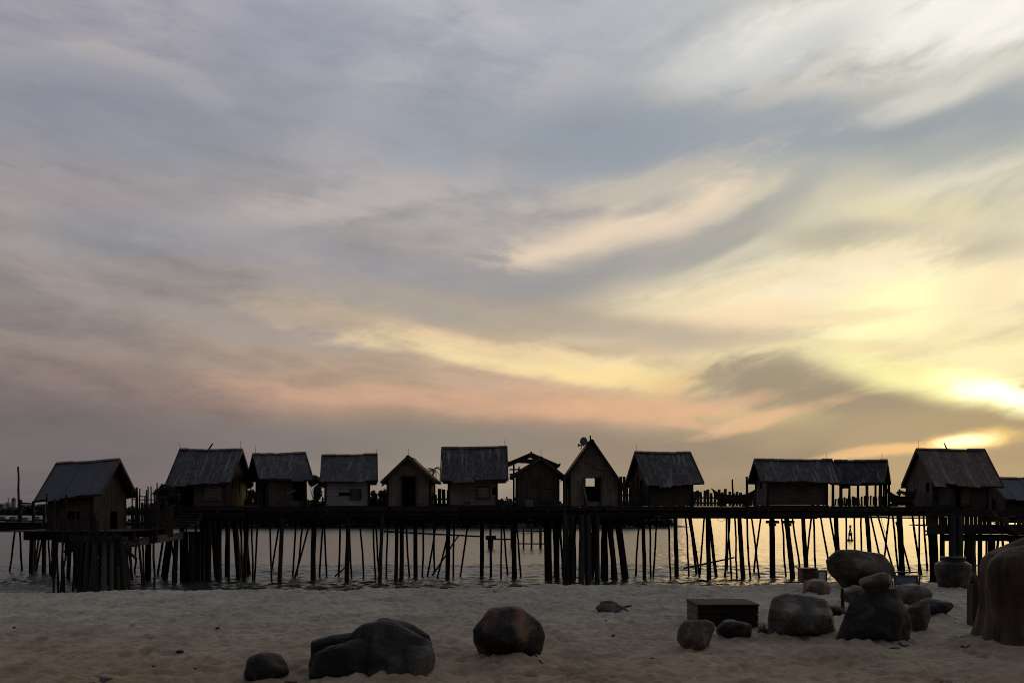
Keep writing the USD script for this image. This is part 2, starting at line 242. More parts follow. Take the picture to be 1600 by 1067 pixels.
def top(name, mesh, m, label, cat, loc=None, smooth=False, group=None, kind=None):
    me = mesh.get() if isinstance(mesh, MB) else mesh
    path = fresh('/World', name); loc = np.asarray(loc if loc is not None else (0, 0, 0), float)
    g = usdkit.mesh(stage, path, trimesh.Trimesh(np.asarray(me.vertices) - loc, me.faces, process=False), m, smooth=smooth)
    UsdGeom.Xformable(g).AddTranslateOp().Set(Gf.Vec3d(*map(float, loc))); tag(g, label, cat, group, kind); return path
def P(px, py, d): return np.array(((px - 800) / F * d, d, EYE + (HOR - py) / F * d))     # the point at distance d that the photograph shows at (px, py)
WAT = lambda py: EYE * F / (py - HOR)        # distance of a point on the water
SAND0 = 2.40
GRD = lambda py: (EYE - SAND0) * F / (py - HOR)
def pole(p0, p1, r0, r1, sides=8, n=5, jit=.02):
    p0, p1 = np.asarray(p0, float), np.asarray(p1, float); t = np.linspace(0, 1, n)[:, None]; pts = p0 + (p1 - p0) * t
    ln = np.linalg.norm(p1 - p0); j = np.array([[rng.uniform(-1, 1), rng.uniform(-1, 1), 0] for _ in range(n)]) * jit * min(1, ln / 3); j[0] = j[-1] = 0
    r = np.linspace(r0, r1, n) * np.array([rng.uniform(.93, 1.07) for _ in range(n)])
    return MB().tube(pts + j, r, sides)

# ------------------------------------------------------------------ beach, sea, far land
def crest(x):                                # distance at which the beach breaks down to the water
    return 17.6 + .9 * np.tanh((x + 2) / 5.0) + .28 * np.sin(x * .9 + 1) + .18 * np.sin(x * 2.3)
foot = np.random.default_rng(11)
def sand_z(x, y, prints=True):
    x, y = np.asarray(x, float), np.asarray(y, float); p = np.stack([x, y, 0 * x], -1)
    z = SAND0 + .10 * (meshkit.fbm(p * .35, 3, 1) - .5) + .05 * (meshkit.fbm(p * 1.7, 3, 2) - .5) + .045 * (meshkit.fbm(p * np.array((4.2, 5.5, 1)), 4, 3) - .5)
    d = y - crest(x)
    z = np.where(d > 0, z - .10 * d - .035 * np.minimum(d, 9) ** 2 * .9, z)
    return np.where(y > 30, np.minimum(z, -1.2), np.maximum(z, -1.4))
xs = np.unique(np.concatenate([np.linspace(-13.5, 13.5, 640), np.linspace(-13.5, -900, 40), np.linspace(13.5, 900, 40)]))
ys = np.unique(np.concatenate([np.linspace(6.5, 20.5, 420), np.linspace(6.5, -700, 24), np.linspace(20.5, 40, 30), np.array((60, 120, 400, 1200, 2500.0))]))
X, Y = np.meshgrid(xs, ys, indexing='xy'); Z = sand_z(X, Y)
for _ in range(15000):                        # trodden sand: shallow prints with a raised rim
    fx, fy = foot.uniform(-13, 13), foot.uniform(6.6, 20)
    if abs(fx) > fy * .62 + 1: continue
    i0, i1 = np.searchsorted(xs, (fx - .4, fx + .4)); j0, j1 = np.searchsorted(ys, (fy - .4, fy + .4))
    if i1 - i0 < 2 or j1 - j0 < 2: continue
    an, la, lb, dp = foot.uniform(0, math.pi), foot.uniform(.05, .13), foot.uniform(.035, .06), foot.uniform(.008, .034)
    dx, dy = X[j0:j1, i0:i1] - fx, Y[j0:j1, i0:i1] - fy; q = ((dx * math.cos(an) + dy * math.sin(an)) / la) ** 2 + ((-dx * math.sin(an) + dy * math.cos(an)) / lb) ** 2
    Z[j0:j1, i0:i1] += dp * (-np.exp(-q) + .55 * np.exp(-(np.sqrt(q) - 1.7) ** 2 * 2.2))
for px, py, w in ((418, 1066, 66), (581, 1053, 190), (795, 1029, 110), (1088, 1017, 58), (1146, 998, 54), (1252, 994, 105), (1275, 931, 42), (1365, 1004, 110), (1457, 966, 56), (1435, 988, 40), (1130, 980, 110), (960, 957, 44), (1575, 1012, 120)):
    gx, gy, R_ = (px - 800) / F * GRD(py), GRD(py), w / F * GRD(py) * .62; q = ((X - gx) / R_) ** 2 + ((Y - gy - R_ * .5) / (R_ * .8)) ** 2     # sand blown up against the stones
    Z += .045 * np.exp(-q) - .03 * np.exp(-((np.sqrt(q) - 1.45) ** 2) * 9)
nx, ny = len(xs), len(ys); ii = (np.arange(ny - 1)[:, None] * nx + np.arange(nx - 1)[None]).ravel()
sand_mesh = trimesh.Trimesh(np.stack([X, Y, Z], -1).reshape(-1, 3), np.vstack([np.stack([ii, ii + 1, ii + nx + 1], 1), np.stack([ii, ii + nx + 1, ii + nx], 1)]), process=False)
def ground(x, y):
    i, j = int(np.clip(np.searchsorted(xs, x), 1, nx - 1)), int(np.clip(np.searchsorted(ys, y), 1, ny - 1)); return float(Z[j, i])
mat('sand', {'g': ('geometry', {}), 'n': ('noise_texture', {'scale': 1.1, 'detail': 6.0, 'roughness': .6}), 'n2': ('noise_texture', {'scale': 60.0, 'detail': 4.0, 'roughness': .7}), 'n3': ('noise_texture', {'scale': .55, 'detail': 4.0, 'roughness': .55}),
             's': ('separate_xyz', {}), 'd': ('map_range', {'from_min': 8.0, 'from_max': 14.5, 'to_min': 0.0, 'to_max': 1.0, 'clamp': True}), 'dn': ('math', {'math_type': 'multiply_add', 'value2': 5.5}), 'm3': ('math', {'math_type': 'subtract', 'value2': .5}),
             'near_tone': ('rgb_ramp', {'ramp': [(.3, (.28, .20, .122)), (.7, (.45, .335, .22))]}), 'far_tone': ('rgb_ramp', {'ramp': [(.3, (.355, .320, .250)), (.7, (.50, .457, .365))]}), 'x': ('mix_color', {}),  # first ramp browner, second paler, blended along y with noise
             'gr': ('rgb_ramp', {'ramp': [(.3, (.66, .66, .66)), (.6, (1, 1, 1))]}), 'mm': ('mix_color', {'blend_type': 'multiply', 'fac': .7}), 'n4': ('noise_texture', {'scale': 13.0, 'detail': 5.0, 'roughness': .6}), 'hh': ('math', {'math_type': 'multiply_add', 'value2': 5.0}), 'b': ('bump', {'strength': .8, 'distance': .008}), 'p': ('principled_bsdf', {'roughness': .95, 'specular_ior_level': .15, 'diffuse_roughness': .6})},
    [('g.position', 'n.vector'), ('g.position', 'n2.vector'), ('g.position', 'n3.vector'), ('g.position', 's.vector'), ('n3.fac', 'm3.value1'), ('m3.value', 'dn.value1'), ('s.y', 'dn.value3'), ('dn.value', 'd.value'), ('n.fac', 'near_tone.fac'), ('n.fac', 'far_tone.fac'), ('d.result', 'x.fac'), ('near_tone.color', 'x.a'), ('far_tone.color', 'x.b'),
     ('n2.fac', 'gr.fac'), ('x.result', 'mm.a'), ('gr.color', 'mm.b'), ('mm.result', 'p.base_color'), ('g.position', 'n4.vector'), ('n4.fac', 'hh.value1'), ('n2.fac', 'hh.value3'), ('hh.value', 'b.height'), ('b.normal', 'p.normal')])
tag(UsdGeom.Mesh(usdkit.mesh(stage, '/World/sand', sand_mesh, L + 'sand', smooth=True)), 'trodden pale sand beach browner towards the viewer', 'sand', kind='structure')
# sea: real low waves near the piers, bump further out
mat('sea', {'g': ('geometry', {}), 'm': ('mapping', {'mapping_type': 'point', 'scale': (.55, 1.0, 1.0)}), 'n': ('noise_texture', {'scale': 1.6, 'detail': 5.0, 'roughness': .55, 'distortion': .4}), 'n2': ('noise_texture', {'scale': .22, 'detail': 3.0, 'roughness': .5}), 'h': ('math', {'math_type': 'multiply_add', 'value2': 3.0}),
            'b': ('bump', {'strength': .75, 'distance': .09}), 'p': ('principled_bsdf', {'base_color': (.012, .016, .013), 'roughness': .24, 'ior': 1.33, 'specular_ior_level': .36})},
    [('g.position', 'm.vector'), ('m.vector', 'n.vector'), ('m.vector', 'n2.vector'), ('n2.fac', 'h.value1'), ('n.fac', 'h.value3'), ('h.value', 'b.height'), ('b.normal', 'p.normal')])
wx = np.unique(np.concatenate([np.linspace(-45, 45, 420), np.linspace(-45, -6000, 30), np.linspace(45, 6000, 30)])); wy = np.unique(np.concatenate([np.linspace(19, 64, 300), np.linspace(64, 160, 90), np.geomspace(160, 9000, 40)]))
WX, WY = np.meshgrid(wx, wy); fade = np.clip(1.25 - WY / 160, 0, 1) * np.clip((60 - np.abs(WX)) / 15, 0, 1)
WZ = fade * (.22 * (meshkit.fbm(np.stack([WX * .9, WY * 1.5, 0 * WX], -1), 3, 21) - .5) + .15 * (meshkit.fbm(np.stack([WX * 2.3, WY * 3.1, 0 * WX], -1), 2, 25) - .5))
n1 = len(wx); ii = (np.arange(len(wy) - 1)[:, None] * n1 + np.arange(n1 - 1)[None]).ravel()
tag(UsdGeom.Mesh(usdkit.mesh(stage, '/World/sea', trimesh.Trimesh(np.stack([WX, WY, WZ], -1).reshape(-1, 3), np.vstack([np.stack([ii, ii + 1, ii + n1 + 1], 1), np.stack([ii, ii + n1 + 1, ii + n1], 1)]), process=False), L + 'sea', smooth=True)), 'rippled sea reflecting the sunset', 'sea', kind='structure')

def leaf_cloud(centres, radii, count, size, seed, flat=.75):
    """small leaf faces spread through ellipsoid clumps"""
    r = np.random.default_rng(seed); centres, radii = np.asarray(centres, float), np.asarray(radii, float); w = (radii.prod(1) ** .67); k = r.choice(len(centres), count, p=w / w.sum())
    d = r.normal(size=(count, 3)); d /= np.linalg.norm(d, axis=1, keepdims=True); c = centres[k] + d * radii[k] * (r.random((count, 1)) ** .33) * np.array((1, 1, flat))
    a = r.normal(size=(count, 3)); a /= np.linalg.norm(a, axis=1, keepdims=True); b = np.cross(a, r.normal(size=(count, 3))); b /= np.linalg.norm(b, axis=1, keepdims=True)
    s = size * r.uniform(.6, 1.4, (count, 1)); v = np.stack([c - a * s, c + b * s * .45, c + a * s, c - b * s * .45], 1).reshape(-1, 3); q = np.arange(count)[:, None] * 4
    return MB().add(v, np.vstack([q + np.array([[0, 1, 2]]), q + np.array([[0, 2, 3]])]))
def land(name, label, x0, x1, y0, y1, hmax, seed, m, n=90):
    xs_, ys_ = np.linspace(x0, x1, n), np.linspace(y0, y1, 24); A, B = np.meshgrid(xs_, ys_); u, v = (A - x0) / (x1 - x0), (B - y0) / (y1 - y0)
    h = hmax * np.clip(np.minimum(u, 1 - u) * 9, 0, 1) ** .6 * np.clip(np.minimum(v * 4, (1 - v) * 4), 0, 1) ** .5 * (.6 + .8 * meshkit.fbm(np.stack([A, B, 0 * A], -1) * .05, 3, seed)) - .5
    i_ = (np.arange(23)[:, None] * n + np.arange(n - 1)[None]).ravel()
    top(name, trimesh.Trimesh(np.stack([A, B, h], -1).reshape(-1, 3), np.vstack([np.stack([i_, i_ + 1, i_ + n + 1], 1), np.stack([i_, i_ + n + 1, i_ + n], 1)]), process=False), m, label, 'headland', kind='structure')
MUD = plain('shore_earth', (.022, .02, .016), .9)
land('headland', 'low dark headland across the water behind the huts', -80, 42, 188, 236, 1.6, 31, MUD)
land('far_shore', 'distant low shore across the water at the left', -560, -60, 575, 660, 3.0, 33, MUD)
r_ = np.random.default_rng(5)
cs, rs = [], []
for x in np.arange(-77, 34, 2.3):
    for y in (190.5, 198, 209):
        hh = (1.0 if x < 24 else max(.12, (36 - x) / 12)) * (.75 + .5 * float(meshkit.noise(np.array((x * .13, y * .1, 0)), 3)))
        cs.append((x + r_.uniform(-1, 1), y + r_.uniform(-1.5, 1.0), .3 + 2.5 * hh)); rs.append((2.4, 2.0, 3.6 * hh))
top('mangrove_scrub', leaf_cloud(cs, rs, 42000, .55, 3), LEAF, 'dark mangrove scrub along the headland behind the piers', 'scrub', kind='stuff')
cs, rs = [], []
for x in np.arange(-550, -75, 6.0):
    hh = .6 + .9 * float(meshkit.noise(np.array((x * .03, 0, 0)), 9)); cs.append((x, 572 + r_.uniform(-2, 2), .2 + 1.9 * hh)); rs.append((7, 5, 4.4 * hh))
top('far_woods', leaf_cloud(cs, rs, 16000, 1.6, 4), FARLEAF, 'far-off wooded shoreline at the left edge', 'woods', kind='stuff')
def tree(px, base_py_top, d, width, label, seed):
    x = (px - 800) / F * d; h = EYE + (HOR - base_py_top) / F * d; t = thing('shore_tree', label, 'tree', (x, d, 1.0), 'trees on the headland'); r = np.random.default_rng(seed)
    b = MB().tube([(x, d, .6), (x + .15, d, h * .35), (x - .1, d, h * .8)], [.22, .16, .05], 7)
    for k in range(5): b.tube([(x, d, h * (.35 + .07 * k)), (x + r.uniform(-1, 1) * width * .4, d + r.uniform(-1, 1), h * (.6 + .07 * k))], [.08, .03], 5)
    part(t, 'trunk', b, POST[0])
    c = [(x + r.uniform(-.42, .42) * width, d + r.uniform(-1, 1), h * r.uniform(.52, .9)) for _ in range(9)]; part(t, 'crown', leaf_cloud(c, [(width * r.uniform(.14, .24), width * .2, h * .12) for _ in c], 1500, .34, seed), LEAF)
for a in ((491, 737, 192, 4.2, 'bushy dark tree rising between the third and fourth hut roofs'), (590, 758, 194, 4.4, 'low dark tree in the gap left of the small gabled hut with a doorway'), (610, 766, 193, 3.0, 'dark tree touching the left eave of the small gabled hut with a doorway'),
          (655, 762, 195, 5.0, 'dark tree right behind the small gabled hut with a doorway'), (385, 742, 192, 3.6, 'dark tree showing between the second and third huts')): tree(*a, seed=int(a[0]))
def palm(px, py, d, label, seed):
    r = np.random.default_rng(seed); c = P(px, py, d); x = c[0]; t = thing('palm_tree', label, 'palm tree', (x, d, 1.0))
    part(t, 'trunk', MB().tube([(x - .8, d, .6), (x - .5, d, c[2] * .4), (x - .1, d, c[2] * .75), tuple(c)], [.26, .19, .16, .17], 8), POST[1])
    for k in range(17):
        an = k * 2.4 + r.uniform(-.2, .2); up = r.uniform(-.25, .95); ln = r.uniform(1.9, 2.7); q = [c + np.array((math.cos(an) * ln * u * (1 - .25 * u * abs(up)), math.sin(an) * ln * u, ln * (up * u - .75 * u * u))) for u in np.linspace(0, 1, 7)]
        b = MB().tube(q, np.linspace(.045, .01, 7), 4); tn = np.gradient(np.array(q), axis=0); tn /= np.linalg.norm(tn, axis=1, keepdims=True)
        for i in range(22):
            u = .12 + .86 * i / 22; p = np.array([np.interp(u, np.linspace(0, 1, 7), np.array(q)[:, j]) for j in range(3)]); tt = tn[min(6, int(u * 6))]; sd = np.cross(tt, (0, 0, 1)); sd /= np.linalg.norm(sd) + 1e-9
            for s in (-1, 1):
                tip = p + (sd * s * .75 + tt * .5 + np.array((0, 0, -.35))) * .62 * (1 - .55 * u); w = tt * .05; b.add([p - w, p + w, tip], [[0, 1, 2]])
        part(t, 'frond', b, PALM)
palm(677, 733, 198, 'palm tree standing behind the huts left of the centre', 1)
palm(634, 764, 200, 'shorter palm hidden behind the small gabled hut', 2) if False else None

# ------------------------------------------------------------------ huts
def boards(mb, o, ux, uz_top, length, z0, openings, vertical, bw, th=.035, nrm=None, miss=(), gap=.006):
    """a boarded wall: o = start (x, y), ux = direction, uz_top(u) = its top; openings = (u0, u1, z0, z1); boards end at the openings, stand uneven, and leave joints"""
    ux = np.asarray(ux, float); n2 = np.array((ux[1], -ux[0])) if nrm is None else nrm
    def piece(u0, u1, zb0, zb1, zt0, zt1):
        off = rng.uniform(-.008, .012); a, b = o + ux * u0, o + ux * u1; f, k = n2 * (off + th / 2), n2 * (off - th / 2)
        mb.hexa([(*(a + f), zb0), (*(b + f), zb1), (*(b + k), zb1), (*(a + k), zb0), (*(a + f), zt0), (*(b + f), zt1), (*(b + k), zt1), (*(a + k), zt0)])
    if vertical:
        nb = max(2, round(length / bw)); e = np.linspace(0, length, nb + 1); cut = [x for q in openings for x in q[:2] if .03 < x < length - .03]
        e = np.array(sorted([x for x in e if all(abs(x - y) > .05 for y in cut)] + cut)); nb = len(e) - 1
        for i in range(nb):
            if i in miss: continue
            a, b = e[i] + gap, e[i + 1] - gap; mid = (a + b) / 2; lows = [(z0 + rng.uniform(-.05, .03), None)]; cuts = sorted((q[2], q[3]) for q in openings if q[0] <= mid <= q[1])
            cur = lows[0][0]
            for c0, c1 in cuts:
                if c0 > cur + .03: piece(a, b, cur, cur, c0, c0)
                cur = max(cur, c1)
            t0, t1 = uz_top(a), uz_top(b)
            if min(t0, t1) > cur + .01: piece(a, b, cur, cur, t0, t1)
            elif max(t0, t1) > cur + .03: piece(a, b, cur, cur, max(t0, cur + .005), max(t1, cur + .005))
    else:
        zt = min(uz_top(0), uz_top(length)); nb = max(2, round((zt - z0) / bw)); e = np.linspace(z0, zt, nb + 1)
        for i in range(nb):
            if i in miss: continue
            a, b = e[i] + gap, e[i + 1] - gap; mid = (a + b) / 2; cuts = sorted((q[0], q[1]) for q in openings if q[2] <= mid <= q[3]); cur = rng.uniform(-.02, .02); spans = []
            for c0, c1 in cuts:
                if c0 > cur + .05: spans.append((cur, c0))
                cur = max(cur, c1)
            if cur < length - .05: spans.append((cur, length + rng.uniform(-.02, .02)))
            for s0, s1 in spans: tl = rng.uniform(-.006, .006); piece(s0, s1, a + tl, a - tl, b + tl, b - tl)
def hut(name, label, org, yaw, Ln, W, zf, zb, zr, floor, rf=.5, roof='slate', wall='grey', gwall='upright', ov=.32, gl=.35, gr=.35, front=(), back=(), left=(), right=(), pw=.62, vertical=False, sheath=True, panels=True, cap=RUST, open_front=False, barge=TRIM, panel_label=None, vfront=None, gable_back_off=0.0, group='stilt huts on the pier'):
    """ridge along local x. zf, zb, zr: (left, right) heights of the front eave, rear eave and ridge. front/back/left/right: openings in the walls (local u0, u1, z0, z1 over the floor)"""
    org = np.asarray(org, float); ax = np.array((math.cos(yaw), math.sin(yaw))); ay = np.array((-ax[1], ax[0])); t = thing(name, label, 'hut', (*org, floor), group)
    lp = lambda p, u: p[0] + (p[1] - p[0]) * u / Ln
    def W3(u, v, z): q = org + ax * u + ay * v; return np.array((q[0], q[1], z))
    vr = W * rf
    # roof: a sheathing under loose weathered sheets, a ridge cap, barge boards
    rb = MB(); TH = .05
    for (v0, za, s) in ((0, zf, 1), (W, zb, -1)):
        q = [W3(0, v0, za[0] - .10), W3(Ln, v0, za[1] - .10), W3(Ln, vr, zr[1] - .19), W3(0, vr, zr[0] - .19)]; q2 = [p + (0, 0, .045) for p in q]
        rb.hexa(q + q2 if s > 0 else [q[i] for i in (1, 0, 3, 2)] + [q2[i] for i in (1, 0, 3, 2)])
    rp = part(t, 'roof', rb, DECK)
    ms = ROOF[roof]
    for (v0, za, side) in ((0, zf, 0), (W, zb, 1)):
        n = max(3, round(Ln / pw))
        for i in range(n):
            u0, u1 = Ln * i / n + rng.uniform(-.012, .012), Ln * (i + 1) / n + rng.uniform(.0, .03); lift = .008 + .016 * (i % 2) + rng.uniform(0, .012); ex = rng.choice((.0, .04, .08, .14, .22)) * rng.uniform(.6, 1.1) / max(W * .5, 1); tw_ = rng.uniform(-.02, .02); nseg = 3
            b = MB(); rows = []
            for k in range(nseg + 1):
                s = k / nseg; sag = -.02 * math.sin(math.pi * s) + rng.uniform(-.006, .006); f = -ex if k == 0 else s
                row = []
                for u in (u0, (u0 + u1) / 2, u1):
                    zz = lp(za, u) + (lp(zr, u) - lp(za, u)) * f + lift + sag + (.012 if u == (u0 + u1) / 2 else 0); row.append(W3(u + tw_ * (1 - f), v0 + (vr - v0) * f, zz - (.05 * math.sin(math.pi * min(max(u / Ln, 0), 1)) * s)))
                rows.append(row)
            v = np.array(rows).reshape(-1, 3); m_ = len(v); v = np.vstack([v, v - np.array((0, 0, .022))]); fc = []
            for k in range(nseg):
                for j in range(2):
                    a, b_, c, d = k * 3 + j, k * 3 + j + 1, k * 3 + j + 4, k * 3 + j + 3
                    fc += [[a, b_, c], [a, c, d], [a + m_, c + m_, b_ + m_], [a + m_, d + m_, c + m_]]
            ring = [0, 1, 2] + [3 * k + 2 for k in range(1, nseg + 1)] + [3 * nseg + 1, 3 * nseg] + [3 * k for k in range(nseg - 1, 0, -1)]
            for a, b_ in zip(ring, ring[1:] + ring[:1]): fc += [[a, b_ + m_, b_], [a, a + m_, b_ + m_]]
            if side: fc = [x[::-1] for x in fc]
            part(rp, 'roof_panel', b.add(v, fc), ms[rng.randrange(len(ms))])
    cb = MB(); k = 8
    for i in range(k):
        u0, u1 = Ln * i / k - (.04 if i == 0 else 0), Ln * (i + 1) / k + (.04 if i == k - 1 else .01); j = rng.uniform(-.012, .022) - .05 * math.sin(math.pi * (i + .5) / k)
        for s in (-1, 1):
            q = [W3(u0, vr, lp(zr, u0) + .05 + j), W3(u1, vr, lp(zr, u1) + .05 + j), W3(u1, vr + s * .13, lp(zr, u1) - .04 + j), W3(u0, vr + s * .13, lp(zr, u0) - .04 + j)]
            q2 = [p + (0, 0, .018) for p in q]; cb.hexa(q + q2 if s < 0 else [q[i_] for i_ in (1, 0, 3, 2)] + [q2[i_] for i_ in (1, 0, 3, 2)])
    part(rp, 'ridge_cap', cb, cap)
    for u in (0.0, Ln):
        for v0, za in ((0, zf), (W, zb)):
            du = .035 if u else -.035; b = MB(); b.bar(W3(u + du, v0, lp(za, u) - .05), W3(u + du, vr, lp(zr, u) - .05), .045, .15); part(rp, 'barge_board', b, barge)
    for v in (ov * .4, vr, W - ov * .4):     # purlin ends under the overhang
        za = zf if v < vr else zb; s = v / vr if v < vr else (W - v) / (W - vr); b = MB(); b.bar(W3(.02, v, lp(za, 0) + (zr[0] - za[0]) * s - .16), W3(Ln - .02, v, lp(za, Ln) + (zr[1] - za[1]) * s - .16), .09, .1); part(rp, 'purlin', b, POST[0])
    # walls
    s_ = ov / vr; ftop = lambda u: lp(zf, u) + (lp(zr, u) - lp(zf, u)) * s_ - .13; sb = ov / (W - vr); btop = lambda u: lp(zb, u) + (lp(zr, u) - lp(zb, u)) * sb - .13
    fz = lambda q: [(a, b, floor + c, floor + d) for a, b, c, d in q]
    u0, u1 = gl, Ln - gr
    if not open_front:
        b = MB(); boards(b, org + ax * u0 + ay * ov, ax, lambda u: ftop(u + u0), u1 - u0, floor, fz(front), vertical if vfront is None else vfront, .2); part(t, 'wall', b, BOARD[wall])
        b = MB(); boards(b, org + ax * u0 + ay * (W - ov), ax, lambda u: btop(u + u0), u1 - u0, floor, fz(back), False, .24, gap=-.004); part(t, 'wall', b, BOARD[wall])
    def gtop(u):
        def f(v): v = v + ov; return (lp(zf, u) + (lp(zr, u) - lp(zf, u)) * v / vr if v < vr else lp(zb, u) + (lp(zr, u) - lp(zb, u)) * (W - v) / (W - vr)) - .12
        return f
    for u, op in ((u0, left), (u1, right)):
        if op is None: continue
        b = MB(); boards(b, org + ax * u + ay * ov, ay, gtop(u), W - 2 * ov, floor, fz(op), True, .2, nrm=ax * (-1 if u == u0 else 1), gap=.006 if u == u0 and yaw > 1 else -.003); part(t, 'gable_wall', b, BOARD[gwall])
    for u in (u0, u1):
        for v, tp in ((ov, ftop), (W - ov, btop)):
            p0, p1 = W3(u, v - (.03 if v == ov else -.03), floor - .3), W3(u, v - (.03 if v == ov else -.03), tp(u) + .02); part(t, 'corner_post', pole(p0, p1, .075, .065, 7, 3, .01), POST[rng.randrange(3)])
    b = MB()
    for v in (ov - .06, W / 2, W - ov + .06): b.bar(W3(u0 - .1, v, floor - .09), W3(u1 + .1, v, floor - .09), .1, .14)
    part(t, 'floor_beam', b, POST[2])
    HUTS[t] = dict(W3=W3, Ln=Ln, W=W, vr=vr, zr=zr, zf=zf, floor=floor, u0=u0, u1=u1, ov=ov, ax=ax, ay=ay, org=org); return t
HUTS = {}
def frame(t, u, z, w, h, side='front', mt=TRIM, fill=None, name='window', inset=0.0):
    """a framed window or door in a hut's wall, with an optional leaf or shutter"""
    q = HUTS[t]; v = q['ov'] - .045; f = q['floor']; b = MB(); W3 = q['W3']
    if side == 'front': pt = lambda a, c: W3(a, v, f + c)
    elif side == 'left': pt = lambda a, c: W3(q['u0'] - .045, a, f + c)
    else: pt = lambda a, c: W3(q['u1'] + .045, a, f + c)
    for a0, c0, a1, c1 in ((u - .04, z - .035, u - .04, z + h + .035), (u + w + .04, z - .035, u + w + .04, z + h + .035), (u - .078, z + h + .075, u + w + .078, z + h + .075), (u - .078, z - .075, u + w + .078, z - .075)): b.bar(pt(a0, c0), pt(a1, c1), .075, .075)
    p = part(t, name, b, mt)
    if fill:
        k = 3
        for i in range(k):
            a = z + h * i / k + .01; c = z + h * (i + 1) / k - .01; m_ = MB(); m_.bar(pt(u + .01, (a + c) / 2), pt(u + w - .01, (a + c) / 2 + rng.uniform(-.01, .01)), .03, c - a); part(p, 'shutter_board', m_, fill)
    return p
def rod(t, u, up, lean=0.0, r=.012):
    q = HUTS[t]; z = q['zr'][0] + (q['zr'][1] - q['zr'][0]) * u / q['Ln']; a = q['W3'](u, q['vr'], z - .02); b = q['W3'](u + lean, q['vr'], z + up); part(t, 'ridge_rod', MB().tube([a, (a + b) / 2, b], [r, r, r * .6], 6), BLACKM)
def row_hut(name, label, x0, x1, d, eL, eR, rL, rR, fl, W, yaw=0.0, **kw):
    """a hut whose front eave runs from pixel x0 to x1 at distance d"""
    o = P(x0, 0, d)[:2]; s, c = math.sin(yaw), math.cos(yaw); t1 = (x1 - 800) / F; Ln = (t1 * d - o[0]) / (c - t1 * s)
    dl, dr = d, d + Ln * s; z = lambda py, dd: EYE + (HOR - py) / F * dd; m = W / 2 * c
    zf = (z(eL, dl), z(eR, dr)); zr = (z(rL, dl + m), z(rR, dr + m)); return hut(name, label, o, yaw, Ln, W, zf, zf, zr, z(fl, d + .3), **kw)
def gable_hut(name, label, xl, xr, xa, d, depth, el, er, ra, fl, sink=0.0, **kw):
    """a hut whose gable faces the beach: left eave at pixel xl, right eave xr, apex xa"""
    a, b, c = P(xl, el, d), P(xr, er, d), P(xa, ra, d); W = b[0] - a[0]
    return hut(name, label, (b[0], d), math.pi / 2, depth, W, (b[2], b[2] - sink), (a[2], a[2] - sink), (c[2], c[2] - sink), EYE + (HOR - fl) / F * d, rf=(b[0] - c[0]) / W, **kw)
R = math.radians
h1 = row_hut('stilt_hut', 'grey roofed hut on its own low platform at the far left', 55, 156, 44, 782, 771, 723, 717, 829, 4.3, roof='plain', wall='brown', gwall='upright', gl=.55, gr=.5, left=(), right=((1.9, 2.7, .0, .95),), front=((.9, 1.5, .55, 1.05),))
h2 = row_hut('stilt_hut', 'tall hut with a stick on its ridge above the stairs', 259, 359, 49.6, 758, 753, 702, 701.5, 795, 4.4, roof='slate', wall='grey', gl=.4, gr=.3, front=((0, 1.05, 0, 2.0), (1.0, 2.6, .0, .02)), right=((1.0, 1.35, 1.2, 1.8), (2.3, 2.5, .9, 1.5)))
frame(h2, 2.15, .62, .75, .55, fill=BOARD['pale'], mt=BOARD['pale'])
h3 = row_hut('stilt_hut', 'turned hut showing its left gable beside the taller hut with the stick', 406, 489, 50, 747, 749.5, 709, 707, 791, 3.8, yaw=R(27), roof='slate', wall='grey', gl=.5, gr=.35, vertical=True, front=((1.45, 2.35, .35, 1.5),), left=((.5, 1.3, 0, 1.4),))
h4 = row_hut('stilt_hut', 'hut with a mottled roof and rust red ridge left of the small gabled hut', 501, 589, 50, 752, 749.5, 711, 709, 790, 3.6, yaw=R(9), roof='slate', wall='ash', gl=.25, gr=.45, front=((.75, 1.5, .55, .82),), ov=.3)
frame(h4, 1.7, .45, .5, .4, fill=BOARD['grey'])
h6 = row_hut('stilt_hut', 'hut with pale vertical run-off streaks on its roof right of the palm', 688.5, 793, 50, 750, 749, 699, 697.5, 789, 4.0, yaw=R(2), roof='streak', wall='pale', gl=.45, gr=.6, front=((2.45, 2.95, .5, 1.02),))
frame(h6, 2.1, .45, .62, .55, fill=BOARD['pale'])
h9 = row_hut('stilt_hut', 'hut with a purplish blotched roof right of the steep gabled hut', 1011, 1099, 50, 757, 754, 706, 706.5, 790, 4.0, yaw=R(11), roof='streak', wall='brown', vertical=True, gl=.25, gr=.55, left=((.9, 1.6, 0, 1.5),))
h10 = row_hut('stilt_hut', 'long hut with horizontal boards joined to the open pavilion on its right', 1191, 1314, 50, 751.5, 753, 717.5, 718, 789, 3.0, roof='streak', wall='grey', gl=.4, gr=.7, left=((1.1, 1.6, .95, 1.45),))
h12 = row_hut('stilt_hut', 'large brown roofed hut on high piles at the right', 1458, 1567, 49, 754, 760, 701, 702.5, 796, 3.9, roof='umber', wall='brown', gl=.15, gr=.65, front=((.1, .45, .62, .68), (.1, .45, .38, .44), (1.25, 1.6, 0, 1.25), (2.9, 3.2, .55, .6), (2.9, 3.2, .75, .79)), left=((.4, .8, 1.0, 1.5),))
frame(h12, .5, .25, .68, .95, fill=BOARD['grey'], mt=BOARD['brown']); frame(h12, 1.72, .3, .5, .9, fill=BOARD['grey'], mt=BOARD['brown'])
h13 = row_hut('stilt_hut', 'small blue-grey roofed hut cut off by the right edge', 1571, 1660, 51, 779, 779, 746, 746, 812, 3.2, yaw=R(4), roof='plain', wall='brown', gl=.3, gr=.3)
